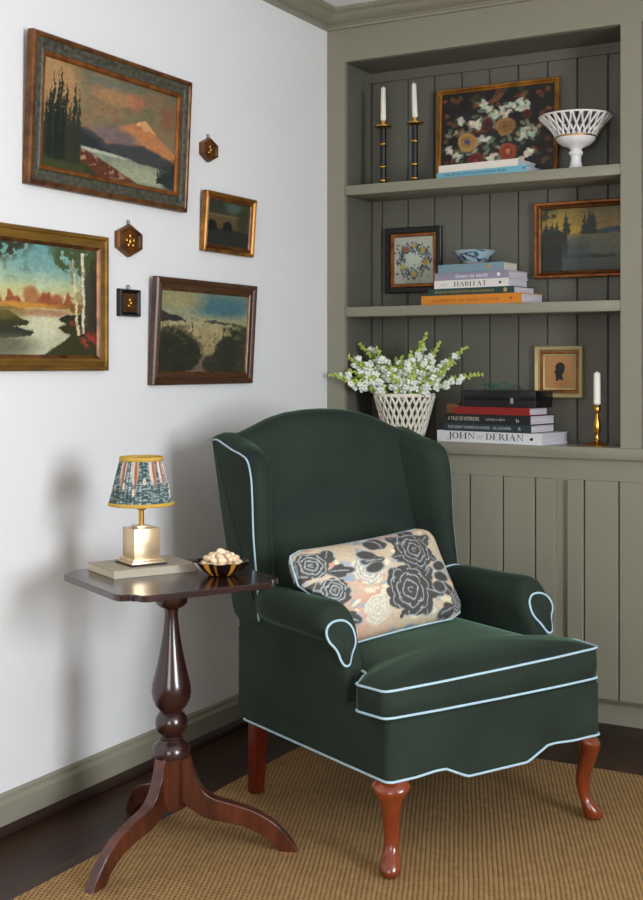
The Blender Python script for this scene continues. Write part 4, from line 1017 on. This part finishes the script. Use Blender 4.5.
for sx in (-1, 1):
    bm = bmesh.new(); rings = []
    for x, d in ((.360, .008), (.3585, .002), (.353, -.004), (.338, -.012), (.322, -.010), (.310, -.002), (.302, .010), (.298, .026)):
        rings.append([(sx*(x-(max(0, (.345-x)/.045)*(y-.27)*.28)), y, z) for y, z in inpoly(ws, d)])
    loft(bm, rings); w = link('wing', bm, V, ch, smooth=60)
    # piping up the front edge of the outer panel and over the top
    i0 = min(range(len(ws)), key=lambda i: abs(ws[i][0]-.256)+abs(ws[i][1]-.522)); path = []; wi = inpoly(ws, .008)
    i = i0
    while True:
        path.append(wi[i % len(ws)]); i += 1
        if path[-1][0] > .514: break
    bm = bmesh.new(); tube(bm, [(sx*.3605, y, z) for y, z in path], .003, 8); link('piping', bm, M['welt'], w, smooth=True)['label'] = 'pale blue piping'
    bm = bmesh.new(); tube(bm, [(sx*.362, .249, .615), (sx*.35, .243, .619), (sx*.335, .241, .622), (sx*.318, .245, .620), (sx*.303, .262, .612), (sx*.302, .3, .606)], .003, 8); link('piping', bm, M['welt'], w, smooth=True)['label'] = 'pale blue piping'

# legs
def ringpts(cx, cy, z, rd, rp, d, n=20):
    p = Vector((-d.y, d.x)); return [(cx+d.x*rd*math.cos(a)+p.x*rp*math.sin(a), cy+d.y*rd*math.cos(a)+p.y*rp*math.sin(a), z) for a in [2*PI*i/n for i in range(n)]]
cab = [(.0126, .028, .016, .016), (.018, .029, .023, .021), (.028, .029, .0265, .026), (.042, .024, .0255, .0265), (.055, .016, .021, .023), (.068, .008, .017, .019), (.085, .003, .0165, .018), (.104, .001, .018, .0195), (.13, .003, .020, .021), (.152, .008, .0215, .0225), (.178, .014, .0245, .026), (.200, .018, .028, .034), (.216, .018, .030, .044), (.228, .012, .028, .047), (.238, .003, .027, .040), (.262, 0, .026, .032)]
for sx in (-1, 1):
    d = Vector((sx*.707, -.707)); bx, by = sx*.322-.003, -.314; bm = bmesh.new()
    cc = smoothline([(a, b, c_, e_) for a, b, c_, e_ in cab], 3)
    loft(bm, [ringpts(bx+d.x*o, by+d.y*o, z, rd, rp, d) for z, o, rd, rp in cc]); link('leg', bm, M['cherry'], ch, smooth=True)['label'] = 'curved cherry front leg with pad foot'
for sx in (-1, 1):
    bm = bmesh.new(); rings = []
    for z, s in ((.0005, .0185), (.12, .0205), (.25, .023)):
        t = z/.25; cx, cy = sx*(.312+.012*t), .352-.035*t; b = .004
        zz = z+RZ*(1-t) if z < .1 else z
        rings.append([(cx-s+b, cy-s, zz), (cx+s-b, cy-s, zz), (cx+s, cy-s+b, zz), (cx+s, cy+s-b, zz), (cx+s-b, cy+s, zz), (cx-s+b, cy+s, zz), (cx-s, cy+s-b, zz), (cx-s, cy-s+b, zz)])
    loft(bm, rings); link('leg', bm, M['cherry_dark'], ch, smooth=30)['label'] = 'straight reddish brown rear leg'

# ------------------------------------------------------------------ lumbar pillow
def pic_pillow(W, H):
    c = Canvas(W, H, (204, 188, 160), .016); r = random.Random(21); A = H/W*1.0; As = .56
    c.mix((c.noise(4, 7)-.45)*4, (206, 158, 134), .8); c.mix((c.noise(6, 17)-.6)*6, (222, 208, 176), .8)
    def leaf(x, y, L, w, a, col): c.mix(c.blob(x+L*.5*math.cos(a)*As, y+L*.5*math.sin(a), L*.5*As, w, .25, math.atan2(math.sin(a), math.cos(a)*As)), col)
    def rose(x, y, R_, dark, line, pale=False):
        rr = random.Random(int(x*1000+y*77))
        for k in range(9):
            a = 2*PI*k/9+.3+rr.uniform(-.15, .15); q = R_*rr.uniform(.66, .8); w = R_*rr.uniform(.3, .42)
            c.mix(c.blob(x+q*math.cos(a)*As, y+q*math.sin(a), w*As, w*.8, .12, a+.4), dark)
        c.mix(c.blob(x, y, R_*.72*As, R_*.72, .15), dark)
        def arc(cx, cy, rad, a0, a1, th):
            dx, dy = (c.U-cx)/As, c.V-cy; d = np.hypot(dx, dy); an = np.mod(np.arctan2(dy, dx)-a0, 2*PI)
            c.mix(np.clip((th-abs(d-rad*(1+.12*np.sin(3*an))))/.004+.5, 0, 1)*(an < (a1-a0)), line, .9)
        for q, nn in ((.80, 7), (.55, 6), (.3, 4)):
            for k in range(nn):
                a = 2*PI*k/nn+q*7+rr.uniform(-.2, .2); cx, cy = x+R_*(q-.22)*math.cos(a)*As, y+R_*(q-.22)*math.sin(a)
                arc(cx, cy, R_*(.25+.1*q), a-1.25, a+1.25, .0065)
        arc(x, y, R_*.1, 0, 5, .006)
    D, Ln, Bl, Pk = (72, 70, 66), (176, 184, 184), (150, 164, 176), (206, 156, 134)
    for i in range(150):
        leaf(r.random(), r.random(), r.uniform(.07, .16), r.uniform(.012, .026), r.uniform(0, 6.3), r.choice([Bl, (226, 214, 184), (164, 174, 180), Pk, (226, 216, 190)]))
    rose(.36, .62, .16, (222, 212, 186), Bl); rose(.34, .22, .15, (200, 196, 180), (226, 216, 190)); rose(.86, .42, .12, (214, 204, 178), Bl)
    for (x, y, n) in ((.66, .33, 6), (.74, .76, 6), (.1, .7, 6), (.52, .7, 4), (.08, .3, 5), (.94, .12, 5)):
        for k in range(n):
            a = 2*PI*k/n+x*9; leaf(x+.05*math.cos(a)*As, y+.05*math.sin(a), .3, .055, a, Ln); leaf(x+.05*math.cos(a)*As, y+.05*math.sin(a), .285, .042, a, D)
            for q in (-.5, .5): leaf(x+.1*math.cos(a)*As, y+.1*math.sin(a), .15, .028, a+q, D)
            for q in np.linspace(.08, .27, 20): c.mix(c.blob(x+q*math.cos(a)*As, y+q*math.sin(a), .0035, .007, .5), Ln, .8)
    for t in np.linspace(0, 1, 30): c.mix(c.blob(.5+.3*t, .1+.85*t, .014, .02, .3), D)
    rose(.585, .33, .27, D, Ln); rose(.73, .74, .22, D, Ln); rose(.07, .8, .15, D, Ln); rose(.13, .5, .13, D, Ln); rose(.1, .2, .13, D, Ln); rose(.95, .14, .13, D, Ln)
    for (x, y, a) in ((.45, .72, 2.6), (.47, .66, 3.4), (.5, .78, 2.0), (.8, .45, -.4), (.82, .5, .2), (.78, .4, -1)):
        leaf(x, y, .24, .06, a, Ln); leaf(x, y, .225, .047, a, D)
    c.grain(.12, 60); return c
NX, NY = 220, 124
cp = pic_pillow(NX, NY)
W2, H2, T2 = .275, .141, .078
Mp = Matrix.Translation((-.085, .073, .622)) @ Matrix.Rotation(R(5.3), 4, 'Z') @ Matrix.Rotation(R(-29.2), 4, 'X') @ Matrix.Rotation(R(-3.1), 4, 'Y')
Mi = Mp.inverted()
def squash(p):
    q = Mp @ Vector(p)      # the lower left corner is pressed in by the arm
    lim = -.279 - .1*max(0, min(1, (q.z-.60)/.05))
    if q.x < lim+.03: q.x = max(lim, lim+.03-(lim+.03-q.x)*.35)
    return tuple(Mi @ q)
def pil(u, v, s):
    x, y = 2*u-1, 2*v-1
    k = 1-.05*(1-abs(x))*0 ; pin = 1-.035*(y*y)*(1-(x*x))
    px = W2*x*(1-.03*(1-y*y)); pz = H2*y*(1-.05*(1-x*x))
    cr = max(0, (abs(x)-.8)/.2)*max(0, (abs(y)-.7)/.3); px *= 1-.05*cr; pz *= 1-.10*cr
    th = T2*max(0, (1-x**6)*(1-y**6))**.42*(.55+.45*(1-x*x)*(1-y*y)) + .0
    return squash((px, s*th, pz))
pw = empty('lumbar_pillow', (0, 0, 0)); tag(pw, 'floral lumbar pillow with charcoal roses and pale blue piping on the armchair', 'pillow')
for s, nm in ((-1, 'front_cover'), (1, 'back_cover')):
    vs = [pil(i/(NX-1), j/(NY-1), s) for j in range(NY) for i in range(NX)]
    me = bpy.data.meshes.new(nm); fs = [(j*NX+i, j*NX+i+1, (j+1)*NX+i+1, (j+1)*NX+i) for j in range(NY-1) for i in range(NX-1)]
    if s > 0: fs = [f[::-1] for f in fs]
    me.from_pydata(vs, [], fs); setcol(me, cp.c.reshape(-1, 3)); me.materials.append(M['paint_matte']); [setattr(p, 'use_smooth', True) for p in me.polygons]
    o = bpy.data.objects.new(nm, me); COL.objects.link(o); o.parent = pw
per = [(i/40, 0) for i in range(40)]+[(1, i/24) for i in range(24)]+[(1-i/40, 1) for i in range(40)]+[(0, 1-i/24) for i in range(24)]
bm = bmesh.new(); tube(bm, [(lambda p: (p[0]*1.003, p[1], p[2]*1.006))(pil(u, v, 1)) for u, v in per], .003, 8, closed=True); link('piping', bm, M['welt'], pw, smooth=True)['label'] = 'pale blue piping'
# place in chair space
Mc = Matrix.Translation((.873, -1.051, 0)) @ Matrix.Rotation(R(63), 4, 'Z')
pw.matrix_world = Mc @ Mp

# ------------------------------------------------------------------ lights, camera
def area_light(name, loc, rot, sx, sy, power, col):
    l = bpy.data.lights.new(name, 'AREA'); l.shape = 'RECTANGLE'; l.size = sx; l.size_y = sy; l.energy = power; l.color = col
    o = bpy.data.objects.new(name, l); COL.objects.link(o); o.location = loc; o.rotation_euler = rot; return o
area_light('daylight_right', (RX+.2, (WR[0]+WR[1])/2, (WR[2]+WR[3])/2), (0, R(90), 0), 1.6, 1.2, 190, (.89, .945, 1))
area_light('daylight_front', ((WF[0]+WF[1])/2, FY-.2, (WF[2]+WF[3])/2), (R(90), 0, 0), 1.6, 1.7, 60, (1, .965, .92))
w = bpy.data.worlds.new('sky'); sc.world = w; w.use_nodes = True
nt = w.node_tree; bg = nt.nodes['Background']; bg.inputs[0].default_value = (.75, .86, 1, 1); bg.inputs[1].default_value = 1.0

cam = bpy.data.cameras.new('camera'); co_ = bpy.data.objects.new('camera', cam); COL.objects.link(co_)
co_.location = (2.31849, -4.16213, 1.235); co_.rotation_euler = (R(90), 0, R(29.3755))
cam.sensor_fit = 'VERTICAL'; cam.sensor_height = 36; cam.sensor_width = 36*643/900
cam.lens = 1232.1/900*36; cam.shift_y = -(450-366.1)/900; cam.clip_start = .05
sc.camera = co_
sc.view_settings.view_transform = 'Standard'; sc.view_settings.look = 'None'; sc.view_settings.gamma = 1
sc.view_settings.use_curve_mapping = False; sc.view_settings.exposure = .2
sc.cycles.max_bounces = 8; sc.cycles.diffuse_bounces = 5
sc.cycles.use_denoising = True
